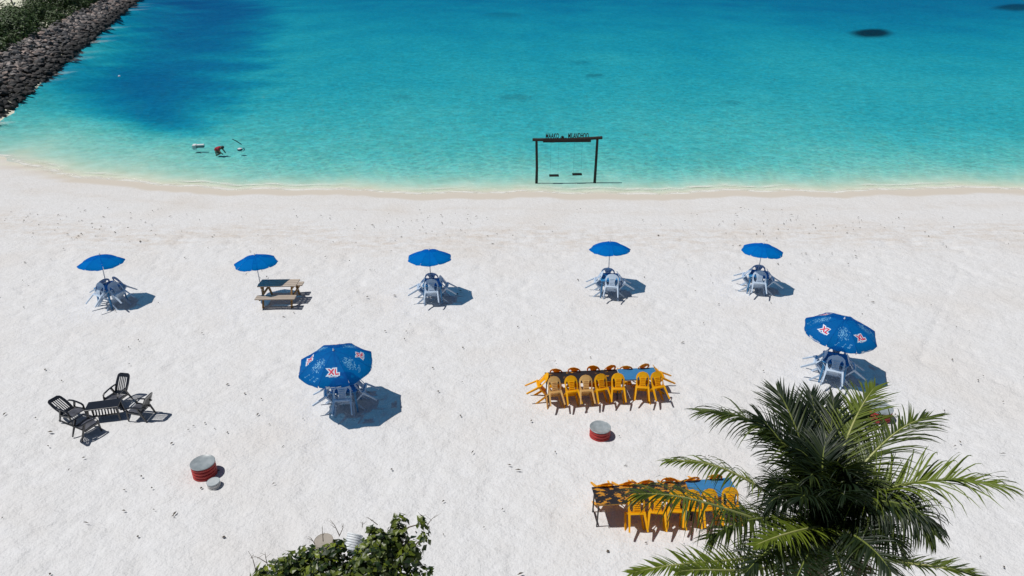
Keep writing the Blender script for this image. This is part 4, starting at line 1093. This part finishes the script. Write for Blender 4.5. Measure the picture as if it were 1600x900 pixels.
V, F, T = leaf_cloud(cl, 6000, .098, r5, .4, .35)
# leaves nearest the camera become parts of their own
cen = [((V[i] + V[i + 2]) / 2) for i in range(0, len(V), 5)]
camp = Vector((0, 0, CAM_H)) - bl_
order = sorted(range(len(cen)), key=lambda i: (cen[i] - camp).length if (lambda w_: (450 + F_PX * ((CAM_H - w_.z) * CP - w_.y * SP) / (w_.y * CP + (CAM_H - w_.z) * SP)) < 898)(cen[i] + bl_) else 99)
top = set(order[:300])
b = MB(); TT = []; leafmesh = None
LV = [Vector((0, 0, 0)), Vector((.45, .34, .07)), Vector((1, 0, -.12)), Vector((.45, -.34, .07)), Vector((.5, 0, 0))]
for i in range(len(cen)):
    vs = V[5 * i:5 * i + 5]
    if i in top:
        if leafmesh is None:
            leafmesh = bpy.data.meshes.new("leaf"); leafmesh.from_pydata([tuple(v) for v in LV], [], [(0, 4, 1), (1, 4, 2), (0, 3, 4), (3, 2, 4)]); leafmesh.materials.append(M['bush_leaf'])
            leafmesh.attributes.new("tint", 'FLOAT', 'POINT').data.foreach_set('value', [.30] * 5)
        p = vs[0]; axv = (vs[4] - vs[0]); Ln = axv.length * 2; axv.normalize(); ayv = (vs[1] - vs[3]); ayv = (ayv - axv * ayv.dot(axv)).normalized(); nz = axv.cross(ayv)
        o = bpy.data.objects.new("leaf", leafmesh); COL.objects.link(o); o.parent = bush
        o.matrix_local = Matrix.Translation(p) @ Matrix((axv, ayv, nz)).transposed().to_4x4() @ Matrix.Scale(Ln, 4)
    else:
        b.add(vs, [(0, 4, 1), (1, 4, 2), (0, 3, 4), (3, 2, 4)]); TT += T[5 * i:5 * i + 5]
fo = b.build("foliage", M['bush_leaf'], bush); fo['kind'] = 'stuff'; fo.data.attributes.new("tint", 'FLOAT', 'POINT').data.foreach_set('value', TT)
b = MB(); root_p = Vector((0, 0, -.05))
bigc = [q[0] for q in cl if q[1] > 15 * pxm]
for (c, rx, ry, rz) in cl:
    if rx <= 15 * pxm:
        nb = min(bigc, key=lambda w_: (w_ - c).length); b.tube([nb, nb.lerp(c, .5) + Vector((0, 0, .02)), c], [.012, .009, .006], 5); continue
    m1 = root_p.lerp(c, .5) + Vector((r5.uniform(-.15, .15), r5.uniform(-.15, .15), .2)); b.tube([root_p, m1, c], [.05, .03, .012], 6)
b.build("branch", M['twig'], bush)
TW = [((400, 892), (388, 861)), ((418, 884), (414, 862)), ((418, 880), (394, 868)), ((492, 850), (482, 838)), ((530, 836), (516, 812)), ((530, 838), (537, 818)), ((505, 846), (503, 824)), ((664, 826), (683, 804)), ((660, 812), (657, 803)), ((670, 822), (674, 836)), ((590, 820), (572, 808)), ((566, 824), (567, 815))]
for a, c in TW:
    A, Cc = bd(*a) - bl_, bd(*c) - bl_; mid = A.lerp(Cc, .55) + Vector((r5.uniform(-.02, .02), 0, .02))
    b = MB(); b.tube([A, mid, Cc], [.006, .004, .0018], 5)
    for _ in range(2):
        s_ = A.lerp(Cc, r5.uniform(.3, .8)); b.tube([s_, s_ + Vector((r5.uniform(-.09, .09), r5.uniform(-.03, .03), r5.uniform(.02, .09)))], [.003, .0012], 4)
    b.build("twig", M['twig'], bush)
